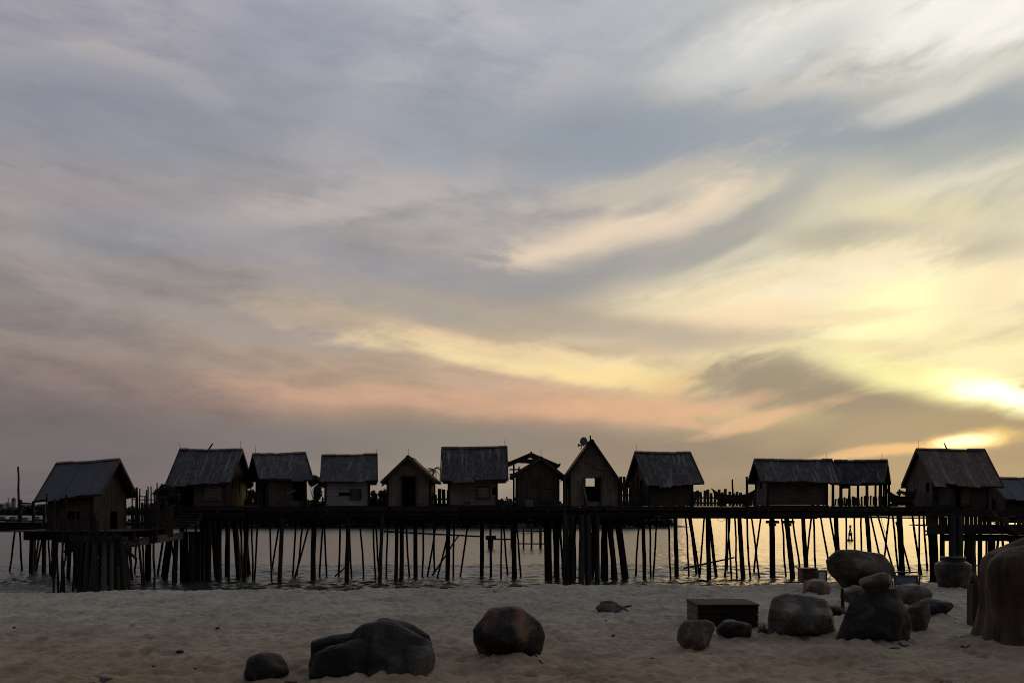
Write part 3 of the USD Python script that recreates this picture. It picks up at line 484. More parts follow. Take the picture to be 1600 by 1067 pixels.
h5 = gable_hut('stilt_hut', 'small gabled hut with a black open doorway facing the beach', 595, 681, 637.4, 50, 3.4, 752.6, 752, 712, 792, roof='slate', wall='pale', gwall='pale', gl=.3, ov=.38, left=((.80, 1.55, 0, 1.72),), barge=BOARD['upright'])
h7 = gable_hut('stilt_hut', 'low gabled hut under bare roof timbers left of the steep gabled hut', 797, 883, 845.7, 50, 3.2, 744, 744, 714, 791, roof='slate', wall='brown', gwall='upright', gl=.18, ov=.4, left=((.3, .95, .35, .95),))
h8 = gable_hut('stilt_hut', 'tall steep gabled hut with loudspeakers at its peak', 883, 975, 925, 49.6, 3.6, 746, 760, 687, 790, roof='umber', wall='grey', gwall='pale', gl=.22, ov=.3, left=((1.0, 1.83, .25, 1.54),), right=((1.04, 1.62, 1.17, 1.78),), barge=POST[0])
# the small gabled hut and the low gabled hut: frames round their openings
for t, yy, z0, w, hh in ((h7, .3, .35, .65, .6),): frame(t, HUTS[t]['ov'] + yy, z0, w, hh, side='left', fill=BOARD['grey'])
for t, yy, w, hh in ((h5, .80, .75, 1.72), (h8, 1.0, .83, 1.54)):
    q = HUTS[t]; b = MB(); v0 = q['ov'] + yy; u = q['u0'] - .05
    b.bar(q['W3'](u, v0 - .04, q['floor']), q['W3'](u, v0 - .04, q['floor'] + hh), .08, .08); b.bar(q['W3'](u, v0 + w + .04, q['floor']), q['W3'](u, v0 + w + .04, q['floor'] + hh), .08, .08); b.bar(q['W3'](u, v0 - .1, q['floor'] + hh + .045), q['W3'](u, v0 + w + .1, q['floor'] + hh + .045), .08, .085); part(t, 'door_frame', b, TRIM)
q = HUTS[h8]; b = MB(); b.bar(q['W3'](q['u0'] - .14, q['ov'] + 1.7, q['floor']), q['W3'](q['u0'] - .14, q['ov'] + 1.98, q['floor'] + 1.2), .1, .06); part(h8, 'leaning_plank', b, BOARD['pale'])
b = MB(); b.bar(q['W3'](q['u0'] - .07, q['ov'] + .45, q['floor'] + 2.02), q['W3'](q['u0'] - .07, q['ov'] + 1.3, q['floor'] + 2.2), .04, .12); part(h8, 'batten', b, BOARD['pale'])
b = MB(); q = HUTS[h3]; b.bar(q['W3'](1.55, q['ov'] - .06, q['floor'] + .72), q['W3'](2.1, q['ov'] - .06, q['floor'] + .95), .03, .1); part(h3, 'batten', b, BOARD['pale'])
for t, u, up, lean in ((h2, .05, .42, -.18), (h2, 3.5, .55, .0), (h3, .1, .5, .05), (h4, 3.1, .32, .03), (h5, .15, .45, 0), (h6, 3.7, .42, -.05), (h7, .4, .5, 0), (h9, .05, .45, 0), (h10, 4.2, .4, -.06), (h12, .08, .48, .03)): rod(t, u, up, lean)
q = HUTS[h2]; a = q['W3'](1.62, q['vr'], q['zr'][0] - .05); part(h2, 'ridge_stick', MB().tube([a, a + (.13, 0, .2), a + (.27, 0, .40)], [.05, .045, .04], 6), POST[2])
q = HUTS[h12]; a = q['W3'](1.72, q['vr'], q['zr'][0] - .05); part(h12, 'ridge_stick', MB().tube([a, a + (-.07, 0, .18), a + (-.16, 0, .38)], [.045, .04, .03], 6), POST[2])
# open pavilion
ya = R(-33); fr = P(1380, 0, 49.8)[:2]; ep, rp0 = EYE + (HOR - 753.5) / F * 50.2, EYE + (HOR - 718.2) / F * 51
pv = hut('open_pavilion', 'open sided pavilion with a streaked roof and posts right of the long boarded hut', fr - 2.85 * np.array((math.cos(ya), math.sin(ya))), ya, 2.85, 2.05, (ep, ep), (ep, ep), (rp0 + .02, rp0 - .02), EYE + .2, roof='streak', gl=.1, gr=.2, left=None, right=None, open_front=True, ov=.16, group='open pavilions on the pier')
q = HUTS[pv]
for i, u in enumerate((.05, .5, .98, 1.45, 1.95, 2.4, 2.68)):
    for v in (q['ov'] + .1, q['W'] - q['ov'] - .1): part(pv, 'post', pole(q['W3'](u + (.15 if v > 1 else 0), v, q['floor'] - .3), q['W3'](u + (.15 if v > 1 else 0), v, q['zf'][0] + .02), .06 if i % 2 else .085, .06, 7, 3, .01), POST[i % 3])
for v in (q['ov'] + .02, q['W'] - q['ov'] - .02):
    b = MB()
    for i in range(17):
        u = .06 + i * .16; b.bar(q['W3'](u, v, q['floor']), q['W3'](u + rng.uniform(-.02, .02), v, q['floor'] + rng.uniform(.38, .58)), .1, .03)
    part(pv, 'railing', b, BOARD['upright'], kind='stuff')
rod(pv, 2.6, .4)
# bare roof timbers behind the low gabled hut
rt = thing('roof_frame', 'bare timber roof frame without covering behind the low gabled hut', 'roof frame', (*P(830, 0, 53.5)[:2], 4.0))
for d in (53.0, 54.6, 56.2):
    A, B, C = P(793, 724, 53), P(830, 708.5, 53), P(875, 728, 53)
    for p in (A, B, C): p[1] = d
    for a, b_ in ((A, B), (B, C)): part(rt, 'rafter', MB().bar(a, b_, .09, .13), POST[0])
    m0, m1 = A + (B - A) * .42, C + (B - C) * .42; part(rt, 'tie_beam', MB().bar(m0, m1, .07, .1), POST[1])
    for x in (A[0] + .38, C[0] - .4): part(rt, 'post', MB().bar((x, d + .06, 4.0), (x, d + .06, np.interp(x, (A[0], B[0], C[0]), (A[2], B[2], C[2]))), .1, .1), POST[2])
for px, py in ((793.5, 724), (830, 709.5), (874.5, 728), (811, 733)):
    a = P(px, py, 53); part(rt, 'purlin', MB().bar((a[0], 52.7, a[2] + .1), (a[0], 56.5, a[2] + .1), .08, .1), POST[1])
for py in (733.5, 741):
    a, b_ = P(796, py, 53), P(850, py, 53); part(rt, 'side_rail', MB().bar(a - (0, .1, 0), b_ - (0, .1, 0), .05, .09), POST[0])
# loudspeaker horns on the steep hut
def horn(px, py, d, r, yaw, label):
    c = P(px, py, d); t = thing('horn_loudspeaker', label, 'loudspeaker', tuple(c), 'loudspeaker horns on the steep gable'); dx, dy = math.cos(yaw), math.sin(yaw); s = np.linspace(0, 1, 7); b = MB()
    ax = np.array((dx, dy, .05)); rad = r * (.16 + .84 * s ** 2.2); b.tube([c + ax * (u - .5) * r * 2.4 for u in s], rad, 16); part(t, 'horn', b, plain(f'horn_paint_{int(px)}', (.09, .09, .088), .5), smooth=40)
    part(t, 'driver', MB().tube([c - ax * r * 1.85, c - ax * r * 1.2], [r * .36, r * .36], 12), BLACKM, smooth=40)
    part(t, 'bracket', MB().bar(c - ax * r * .8, c + np.array((.02, .2, -r * 1.9)), .04, .03), BLACKM)
horn(915.8, 690, 49.3, .235, math.radians(235), 'larger round loudspeaker horn at the peak of the steep gabled hut'); horn(907, 695.5, 49.3, .11, math.radians(185), 'smaller loudspeaker horn left of the larger one on the steep roof')
top('roof_mast', pole(P(922.4, 690, 49.4), P(922.4, 680.5, 49.4), .05, .04, 7, 3, 0), POST[2], 'short stub mast standing at the peak of the steep gabled hut', 'mast', P(922.4, 690, 49.4))

extra = random.Random(5)
# ------------------------------------------------------------------ piers: decks, piles, thin props
def piles(t, rows, name='piling', deckd=None):
    """rows: px, py at the top, px, py where it meets the water, width in px; each pile stands where its foot meets the water"""
    for x0, y0, x1, y1, w in rows:
        d1 = WAT(y1); d0 = d1 if deckd is None else min(max(d1, deckd[0]), deckd[1]); a, b = P(x0, y0, d0), P(x1, y1, d1); r = w / 2 / F * d1
        dr = (b - a) / np.linalg.norm(b - a); b = b + dr * 1.4
        part(t, name if w >= 4.6 else 'prop', pole(b, a, r * 1.06, r * .94, 9 if w > 5 else 7, 5, .018 if w > 5 else .035), POST[rng.randrange(3)], smooth=50)
def deck(t, x0, x1, y0, y1, z, th=.05, pw=.2, along='x'):
    b = MB(); n = round((x1 - x0) / pw)
    for i in range(n): b.box(x0 + (x1 - x0) * i / n + .008, x0 + (x1 - x0) * (i + 1) / n - .008, y0 + rng.uniform(-.07, .05), y1 + rng.uniform(-.05, .05), z - th + rng.uniform(-.006, .006), z + rng.uniform(-.006, .006))
    part(t, 'deck_board', b, DECK, kind='stuff')
mp = thing('wooden_pier', 'long dark wooden pier on many slanting piles carrying the row of huts', 'pier', (0, 52, 0))
deck(mp, -18.7, 24.8, 49.2, 56.4, 4.16)
for k in range(11):                          # edge beams and joists, length by length
    a, b = -18.7 + 43.5 * k / 11, -18.7 + 43.5 * (k + 1) / 11
    for y, z, h in ((49.12, 4.0, .24), (49.2, 3.73, .24), (49.34, 3.52, .14), (52.6, 3.78, .5), (56.2, 3.78, .5)): part(mp, 'edge_beam', MB().box(a - .02, b - .03 + rng.uniform(0, .15), y - .06, y + .06, z - h / 2 + rng.uniform(-.05, .05), z + h / 2 + rng.uniform(-.04, .02)), POST[(k + int(y)) % 3])
for k in range(22):
    x = -18.3 + 42.6 * k / 21; part(mp, 'joist', MB().bar((x, 48.85 + rng.uniform(-.1, .1), 3.86 + rng.uniform(-.03, .03)), (x + rng.uniform(-.1, .1), 56.5, 3.86), .13, .22), POST[k % 3])
PILES = [ # px top, py top, px foot, py foot, width
 (366, 812, 373.5, 902, 9), (386, 812, 381, 905, 7), (355, 812, 354, 900, 6), (342, 812, 341, 905, 10), (325, 812, 325.5, 906, 10), (316, 812, 315.5, 905, 9), (289, 830, 288, 907, 10), (299, 830, 299, 908, 10), (309, 830, 308.5, 906, 10),
 (377, 812, 377.5, 896, 3), (374, 812, 380, 895, 3), (393.5, 812, 395.5, 905, 3), (403, 808, 397, 904, 3), (419, 760, 425.5, 907, 3), (437, 812, 426, 887, 3), (441, 808, 437, 910, 7), (467, 752, 457.5, 900, 3), (475, 808, 464, 898, 3), (486, 808, 461, 902, 3),
 (491, 795, 489, 905, 8), (506, 806, 498.5, 900, 3), (504, 776, 511, 900, 3), (532, 778, 529.5, 900, 3), (544, 808, 542, 908, 7.5), (545, 806, 550, 903, 3), (561, 790, 568.5, 903, 3), (583, 772, 586, 903, 3), (586, 806, 593, 899, 3), (597, 808, 593.5, 909, 6), (606, 804, 603, 903, 3),
 (620, 806, 619, 906, 6), (628.5, 800, 627.5, 905, 7), (634, 776, 639, 902, 3), (649, 806, 649, 902, 7), (663, 800, 660, 900, 3), (677, 806, 678.6, 894, 3), (687, 780, 668, 900, 3), (701, 808, 699, 903, 7), (706, 806, 684, 902, 3), (710, 790, 709, 901, 3), (737, 786, 719, 900, 3), (753.5, 806, 753, 902, 6.5),
 (766.5, 800, 766.5, 901, 4), (783.5, 806, 783.5, 903, 3), (785, 806, 792.6, 897, 3), (803, 800, 804, 903, 8), (806, 812, 815, 901, 3), (855, 800, 857, 904, 13), (867, 806, 869, 897, 7), (882, 746, 882.5, 912, 5), (884, 806, 886, 911, 10), (893.5, 806, 894, 910, 9), (909, 806, 909, 915, 10), (919, 806, 919, 914, 10),
 (918, 800, 932, 904, 3), (933, 806, 933, 909, 8), (945, 806, 945.5, 905, 9), (951, 800, 961, 906, 9), (964, 800, 977, 904, 11), (955, 780, 955.5, 903, 3), (999.5, 806, 993, 900, 3), (1005, 806, 1007, 904, 6), (1014.5, 806, 1017, 901, 3), (1028, 790, 1021, 901, 3), (1043, 790, 1048, 905, 3), (1055, 806, 1057.5, 900, 7),
 (1071, 806, 1076.5, 899, 3), (1076, 806, 1089, 895, 4), (1079, 806, 1093, 901, 3), (1100.5, 806, 1093, 897, 3), (1105.5, 806, 1108, 905, 7), (1107.5, 806, 1119.5, 899, 5), (1135, 799, 1133, 900, 3), (1140.5, 806, 1136, 889, 3), (1138, 806, 1143, 904, 3), (1148, 806, 1151.4, 904, 3), (1155, 806, 1161.6, 904, 7),
 (1167, 800, 1172, 905, 3.2), (1174, 806, 1186.5, 904, 3), (1189, 806, 1177.5, 894, 3), (1206, 804, 1207, 901.5, 9), (1228.3, 804, 1239, 904, 8), (1221, 806, 1228, 900, 3), (1237, 800, 1251, 901.5, 3), (1254.5, 806, 1260.5, 901, 7), (1268, 806, 1258, 890, 3), (1271, 790, 1273.5, 899, 3), (1281, 800, 1299, 897, 3),
 (1296.5, 806, 1313, 900, 3), (1306, 806, 1311, 902, 7), (1321.5, 786, 1322.5, 900, 3), (1335, 776, 1336.5, 899, 3), (1346, 780, 1346.5, 898, 3), (1354.5, 806, 1361.5, 901, 7), (1359, 800, 1379, 897, 3), (1370, 800, 1399, 898, 3), (1389, 806, 1380, 896, 3), (1394, 800, 1404.3, 897, 3), (1405, 806, 1409.7, 901, 9), (1400, 815, 1422.5, 895, 3),
 (1425, 800, 1439.5, 899, 3.4), (1436.5, 790, 1436.5, 896, 3), (1443, 806, 1449, 890, 3)]
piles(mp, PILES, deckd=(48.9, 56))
piles(mp, [(x + extra.uniform(-4, 4), 812, x + extra.uniform(-5, 5), extra.uniform(895, 909), extra.choice((3, 3.4, 4, 7, 8))) for x in (283, 294, 304, 319, 329, 335, 346, 360, 369, 384, 860, 872, 878, 900, 914, 926, 940, 957)], deckd=(48.9, 56))
for x, y in ((1207, 817), (1231, 817)):      # broad caps on two of the piles
    p = P(x, y, 52); part(mp, 'pile_cap', MB().bar(p + (-.34, 0, .06), p + (.34, 0, .06), .36, .16).bar(p + (-.17, 0, -.1), p + (.17, 0, -.1), .32, .14), POST[1])
def loose(name, label, a, b, r, cat='pole'): top(name, pole(a, b, r, r * .8, 7, 6, .03), POST[rng.randrange(3)], label, cat, np.asarray(a, float), smooth=50)
loose('lashed_log', 'thin log slung aslant low across the piles right of the middle', P(1068, 887.6, 49.5), P(1147.6, 870.6, 49.5), .055, 'log')
loose('long_rail', 'long level pole lashed across the piles below the small gabled hut', P(600, 830, 49.2), P(752, 838, 49.2), .055, 'rail')
loose('slanting_brace', 'long brace slanting up from the water across the pile right of the palm', P(675, 899, 49.0), P(717, 836, 49.0), .05, 'brace')
loose('slanting_brace', 'short stick slanting low from the water to a pile below the mottled roofed hut', P(523.5, 900, 50.5), P(540, 885.5, 50.2), .05, 'brace')
loose('tall_pole', 'tall bare pole standing alone on the walkway at the far left', P(29.5, 818, 53.8), P(28, 729, 53.8), .07)
loose('tall_pole', 'bare pole standing on the deck by the first boat', P(1145, 792, 50.4), P(1144.3, 748.5, 50.4), .055)
loose('tall_pole', 'bare pole with a notched top left of the long boarded hut', P(1169.5, 806, 48.85), P(1166.8, 744.5, 48.85), .075)
# platform of the far-left hut and the walkway behind it
lp_ = thing('low_platform', 'low platform on a thick cluster of piles under the far left hut', 'platform', (-21, 44, 0))
deck(lp_, -24.3, -18.6, 41.9, 48.9, 2.96); deck(lp_, -34, -21.5, 52.6, 55.4, 3.22); deck(lp_, -24.2, -21.0, 48.9, 52.7, 3.0)
for y, z, x0, x1 in ((41.95, 2.62, -21.4, -18.7), (42.15, 2.25, -21.2, -18.8), (44, 2.66, -24.2, -18.7), (48.4, 2.66, -24.2, -18.7), (52.7, 2.88, -33.9, -21.4), (55, 2.9, -33.9, -21.4)): part(lp_, 'edge_beam', MB().box(x0, x1, y - .07, y + .07, z - .2, z + .24), POST[rng.randrange(3)])
for k in range(9): x = -33.4 + 1.4 * k; part(lp_, 'joist', MB().bar((x, 52.4, 3.04), (x, 55.5, 3.04), .12, .2), POST[k % 3])
piles(lp_, [(24, 824, 15, 893, 3), (30.5, 824, 34, 891, 3), (50.2, 824, 48.7, 896, 7), (62, 824, 55, 882, 3), (69, 826, 57, 891, 3), (69.8, 824, 68, 896, 6.5), (75, 826, 78.5, 897, 3), (89, 826, 83, 899, 9), (107, 840, 97, 897, 3), (109, 840, 107, 904, 6), (114, 840, 123, 897, 3),
           (55, 826, 53.5, 894, 3.5)], deckd=(43, 55))
piles(lp_, [(128, 842, 125.5, 929, 7), (137, 846, 133, 932, 8), (150, 846, 148.5, 934, 9), (163, 846, 162.5, 937, 9), (175, 846, 174, 935, 8), (186.5, 842, 186, 921, 6), (190, 838, 204, 927, 4), (143, 842, 156, 915, 4), (199, 842, 207, 905, 3), (170, 842, 158, 922, 5)], deckd=(41.8, 48))
for a, b in (((33, 785.5), (52, 786.5)), ((33, 791), (52, 789))): part(lp_, 'handrail', MB().tube([P(*a, 53.2), P((a[0] + b[0]) / 2, a[1] + .8, 53.2), P(*b, 53.2)], .045, 6), POST[0])
for x, y in ((32, 780.5), (52.3, 782.5), (69, 787)): part(lp_, 'rail_post', pole(P(x, 816, 53.2), P(x, y, 53.2), .1, .085, 7, 3, .01), POST[2])
for x, y0, w in ((74, 771, 3), (86, 779, 3), (102.5, 773, 3.5), (125, 812, 3), (112, 806, 3), (147, 800, 3)): part(lp_, 'standing_pole', pole(P(x, 842, 42.6), P(x + rng.uniform(-1, 1), y0, 42.6), w / 2 / F * 43, w / 2.4 / F * 43, 7, 4, .02), POST[rng.randrange(3)])
for k in range(16): x = extra.uniform(80, 200); part(lp_, 'standing_pole', pole(P(x, 930, 41.6 + extra.uniform(-.2, .3)), P(x + extra.uniform(-7, 7), extra.uniform(790, 840), 41.7), .05, .04, 7, 5, .05), POST[k % 3])
for a, b_ in (((92, 838), (130, 872)), ((118, 874), (190, 838)), ((132, 884), (196, 880)), ((100, 862), (122, 846)), ((176, 836), (214, 874)), ((140, 860), (182, 908))): part(lp_, 'cross_brace', MB().bar(P(*a, 41.75), P(*b_, 41.78), .07, .1), POST[2])
b = MB(); c0 = P(166.5, 829, 43.6)           # arched opening with its surround in front of the gable wall
part(lp_, 'fascia_board', MB().bar(P(108, 841, 41.8), P(199, 842.5, 41.8), .05, .30), BOARD['grey']); part(lp_, 'fascia_board', MB().bar(P(109, 852, 41.82), P(198, 853, 41.82), .05, .26), BOARD['brown'])
b = MB()
for k in range(24): x = -21.35 + .112 * k; b.box(x, x + .1, 42.3 + rng.uniform(0, .03), 42.34, 1.72 + rng.uniform(-.25, .3), 2.9)
part(lp_, 'skirt_board', b, BOARD['brown'], kind='stuff')
piles(lp_, [(x + extra.uniform(-3, 3), 842, x + extra.uniform(-6, 6), extra.uniform(903, 934), extra.choice((4, 5, 7, 9))) for x in (118, 124, 131, 140, 145, 156, 168, 173, 181, 190, 195)], deckd=(41.8, 48))
# sloping ramp with pale sides and the steps up to the deck
rp_ = thing('sloping_ramp', 'sloping gangway with pale plank sides between the far left hut and the stairs', 'gangway', (-18, 46, 0))
A0, A1, B0, B1 = P(197, 843, 45.4), P(286, 830.5, 48.2), P(197, 856, 45.4), P(286, 842, 48.2)
for k in range(3):
    f0, f1 = k / 3 + .02, (k + 1) / 3 - .02; a = A0 + (B0 - A0) * (f0 + f1) / 2; c = A1 + (B1 - A1) * (f0 + f1) / 2; h = (A0 - B0)[2] * .31
    for s0, s1 in ((0, .24), (.25, .74), (.75, 1)): part(rp_, 'side_plank', MB().bar(a + (c - a) * s0 + (0, rng.uniform(-.02, .02), rng.uniform(-.02, .02)), a + (c - a) * s1 + (0, 0, rng.uniform(-.02, .02)), .045, h), BOARD['grey' if s1 < .3 else 'pale'])
b = MB()
for k in range(16): p = A0 + (A1 - A0) * (k + .5) / 16; b.box(p[0] - .095, p[0] + .09, p[1] + .06, p[1] + 2.0, p[2] - .07, p[2] - .03)
part(rp_, 'deck_board', b, DECK, kind='stuff')
piles(rp_, [(204, 852, 204, 899, 3.5), (213, 850, 211, 894, 3), (217, 848, 222, 915, 4), (223, 850, 226, 913, 3), (232, 842, 231, 904, 9), (240, 842, 241, 914, 3.5), (255.5, 838, 247, 897, 3.5), (262, 838, 252, 900, 3), (267, 838, 258, 904, 8), (275.5, 836, 273, 909, 8), (268, 850, 276, 902, 3)], deckd=(45.6, 49))
for x, yt, ln in ((207, 762, 0), (212, 761, .5), (214.5, 761, -.3), (217.5, 763, 1), (229, 765, 0), (231.5, 760, 0), (236, 759.5, 0), (241, 769, 0), (245, 754, .6), (226.5, 775, 0)): part(rp_, 'standing_stick', pole(P(x - ln, 846, 46.5), P(x + ln, yt, 46.5), .05 if x != 245 else .075, .035, 6, 4, .03), POST[rng.randrange(3)])
for a, b_ in (((206, 780), (243, 780.5)), ((218, 775), (229, 775)), ((236, 772), (246, 766)), ((206, 800), (246, 797)), ((208, 820), (270, 812))): part(rp_, 'cross_stick', MB().tube([P(*a, 46.45), P((a[0] + b_[0]) / 2, (a[1] + b_[1]) / 2 + .6, 46.45), P(*b_, 46.45)], .032, 5), POST[2])
b = MB()
for k in range(14): x = 208 + k * 4.6; b.bar(P(x, 838, 47.4), P(x + rng.uniform(-1.5, 1.5), 788 + rng.uniform(-8, 10), 47.4), rng.uniform(.1, .17), .03)
part(rp_, 'paling', b, BOARD['brown'], kind='stuff')
st_ = thing('stairs', 'narrow wooden stairs climbing to the deck below the hut with a stick on its ridge', 'stairs', (-18, 48.5, 3))
for k in range(7):
    p = P(272 + k * 2.4, 822 - k * 4.1, 48.0 + .2 * k); part(st_, 'tread', MB().box(p[0], p[0] + 1.15, p[1], p[1] + .27, p[2] - .05, p[2]), BOARD['grey'])
for o in (-.04, 1.19): a, c = P(272, 823, 47.9), P(288, 795, 49.5); part(st_, 'stringer', MB().bar(a + (o, 0, 0), c + (o, 0, -.05), .05, .26), POST[0])
# low platform at the right, below the brown roofed hut
rpz = thing('low_platform', 'low dark platform and lattice of beams under the large brown roofed hut', 'platform', (25, 48, 0))
deck(rpz, 22.6, 30.5, 46.8, 50.5, 3.12); deck(rpz, 24.8, 31.5, 49.2, 56, 3.98)
for y, z, h, x0, x1 in ((46.75, 2.88, .42, 21.9, 30.4), (46.9, 2.48, .34, 22.9, 29.5), (49.1, 3.80, .34, 24.8, 31.4), (50.4, 2.9, .4, 24.2, 30.4)):
    part(rpz, 'edge_beam', MB().box(x0, (x0 + x1) / 2, y - .07, y + .07, z - h / 2, z + h / 2), POST[1]); part(rpz, 'edge_beam', MB().box((x0 + x1) / 2 + .02, x1, y - .07, y + .07, z - h / 2 - .03, z + h / 2 - .02), POST[2])
b = MB()
for k in range(34):
    if k in (15, 19, 20, 23, 25): continue
    x = 21.95 + .23 * k; b.box(x, x + .2, 47.0, 47.04, 3.12, 3.62 + rng.uniform(-.03, .25))
part(rpz, 'paling', b, BOARD['brown'], kind='stuff'); part(rpz, 'top_rail', MB().bar((21.9, 46.96, 3.72), (29.3, 46.96, 3.70), .06, .24), POST[0])
piles(rpz, [(1456, 806, 1461, 906, 14), (1472, 806, 1472, 904, 7), (1488, 806, 1488, 918, 12), (1499, 806, 1499, 917, 11), (1513, 830, 1512, 915, 11), (1521, 830, 1521, 916, 8), (1531, 830, 1531, 912, 7), (1549, 838, 1549, 912, 12), (1560, 840, 1556, 905, 4), (1566, 840, 1573, 904, 4), (1541, 838, 1540, 903, 3), (1582, 838, 1582, 910, 10)], deckd=(46.9, 50.2))
for a, b_ in (((1444, 835), (1456, 835)), ((1446, 829), (1470, 832))): part(rpz, 'cross_beam', MB().bar(P(*a, 49.5), P(*b_, 49.5), .07, .09), POST[0])
sr = thing('stairs', 'dark stairs with crossed handrails right of the large brown roofed hut', 'stairs', (26.5, 47, 3))
for k in range(6): p = P(1546 + k * 7, 806 + k * 5.4, 46.6); part(sr, 'tread', MB().box(p[0], p[0] + .27, p[1] - .5, p[1] + .5, p[2] - .05, p[2]), BOARD['brown'])
for a, b_ in (((1548, 797), (1584, 826)), ((1552, 812), (1586, 806)), ((1553, 803), (1592, 838)), ((1547, 824), (1563, 834)), ((1548, 815), (1580, 812))): part(sr, 'handrail', MB().bar(P(*a, 46.2), P(*b_, 46.2), .045, .06), BOARD['grey'])
for x, y0, y1 in ((1548, 795, 842), (1566, 800, 845), (1586, 800, 845)): part(sr, 'rail_post', pole(P(x, y1, 46.25), P(x, y0, 46.25), .05, .045, 6, 3, .01), POST[1])
# fences along the back of the deck
def pickets(name, label, x0, x1, yb, ylo, yhi, d, w, m, seed, rails=True):
    r = np.random.default_rng(seed); a, c = P(x0, yb, d), P(x1, yb, d); t = thing(name, label, 'fence', tuple((a + c) / 2)); n = max(2, int((c[0] - a[0]) / (w * 1.12)))
    for i in range(n):
        x = a[0] + (c[0] - a[0]) * (i + .5) / n; h = EYE + (HOR - r.uniform(yhi, ylo)) / F * d; ln = r.uniform(-.05, .05)
        part(t, 'picket', MB().hexa([(x - w / 2, d - .02, a[2]), (x + w / 2, d - .02, a[2]), (x + w / 2, d + .02, a[2]), (x - w / 2, d + .02, a[2]), (x - w / 2 + ln, d - .02, h - r.uniform(0, .1)), (x + w / 2 + ln, d - .02, h - r.uniform(0, .1)), (x + w / 2 + ln, d + .02, h), (x - w / 2 + ln, d + .02, h)]), m)
    if rails:
        for f in (.25, .7): z = a[2] + (EYE + (HOR - ylo) / F * d - a[2]) * f; part(t, 'rail', MB().bar((a[0], d + .05, z), (c[0], d + .05, z), .05, .09), POST[0])
pickets('picket_fence', 'ragged picket fence between the blotched roofed hut and the first boat', 1082, 1136, 790, 772, 763, 53, .17, BOARD['upright'], 1)
pickets('picket_fence', 'ragged picket fence behind the first boat up to the long boarded hut', 1138, 1186, 790, 773, 766, 54.5, .17, BOARD['upright'], 2)
pickets('picket_fence', 'uneven stakes between the steep gabled hut and the blotched roofed hut', 968, 1012, 790, 766, 742, 51.5, .16, BOARD['upright'], 3)
pickets('picket_fence', 'thin sticks of a fence between the large brown hut and the cut-off hut', 1549, 1572, 806, 782, 772, 52.5, .06, POST[0], 4)
pickets('picket_fence', 'low palings between the second and third huts', 380, 402, 792, 782, 768, 52, .2, BOARD['brown'], 5)
pickets('picket_fence', 'low palings between the third and fourth huts', 488, 508, 792, 786, 774, 52, .2, BOARD['brown'], 6)
pickets('picket_fence', 'low palings between the mottled roofed hut and the small gabled hut', 576, 604, 792, 784, 767, 52, .2, BOARD['brown'], 7)
pickets('picket_fence', 'palings between the small gabled hut and the pale streaked roof hut', 670, 704, 792, 774, 762, 52, .2, BOARD['brown'], 8)
# boats laid up on the deck
def perahu(label, px0, px1, py_mid, py_tip, d, seed):
    a, c = P(px0, py_mid, d), P(px1, py_mid, d); Ln = c[0] - a[0]; t = thing('wooden_boat', label, 'boat', ((a[0] + c[0]) / 2, d, 4.2), 'wooden boats laid up on the pier'); n, m = 25, 9; v = []; zt = EYE + (HOR - py_tip) / F * d - a[2]
    gun = []
    for i in range(n):
        u = i / (n - 1); s = 2 * u - 1; wd = .42 * max(.03, (1 - abs(s) ** 2.6)) ; sh = zt * abs(s) ** 3.2; kl = -.50 + .30 * abs(s) ** 2 + (zt + .30) * abs(s) ** 7; x = a[0] + Ln * u
        for j in range(m):
            f = j / (m - 1) * 2 - 1; v.append((x, d + wd * math.sin(f * math.pi / 2), a[2] + kl + (sh - kl) * abs(f) ** 2.2))
        gun.append(((x, d - wd, a[2] + sh), (x, d + wd, a[2] + sh)))
    f = [[i * m + j, i * m + j + 1, (i + 1) * m + j + 1, (i + 1) * m + j] for i in range(n - 1) for j in range(m - 1)]; q = np.array(f); v = np.array(v); inner = v * 1.0; inner[:, 1] = d + (inner[:, 1] - d) * .9; inner[:, 2] += .03
    tri = np.vstack([q[:, [0, 1, 2]], q[:, [0, 2, 3]]]); part(t, 'hull', MB().add(v, tri).add(inner, tri[:, ::-1]), BOARD['brown'], smooth=50)
    for k in (0, 1): part(t, 'gunwale', MB().tube([g[k] for g in gun], .035, 6), POST[0])
    for u in (.3, .5, .7): x = a[0] + Ln * u; part(t, 'thwart', MB().box(x - .1, x + .1, d - .36, d + .36, a[2] - .1, a[2] - .06), BOARD['grey'])
    for u in (.25, .75): x = a[0] + Ln * u; part(t, 'cradle', MB().box(x - .08, x + .08, d - .4, d + .4, 4.17, a[2] - .36), POST[2])
perahu('boat with upswept ends lying on the deck right of the blotched roofed hut', 1112, 1182, 774, 763.5, 51.2, 1)
perahu('boat with upswept ends lying on the deck left of the large brown hut', 1385, 1433, 776, 763, 50.6, 2)
rb_ = np.random.default_rng(8); c = P(1413, 770, 51.4)
top('potted_plant', leaf_cloud([c + (k * .16 - .3, 0, .05 * (k % 2)) for k in range(5)], [(.14, .14, .16)] * 5, 160, .09, 6), LEAF, 'small leafy plant standing up behind the boat by the large brown hut', 'plant')
top('deck_bollard', pole(P(1405.3, 780, 51.0), P(1405.3, 764, 51.0), .065, .055, 8, 3, 0), POST[2], 'short stubby post rising above the boat by the large brown hut', 'post', P(1405, 780, 51))
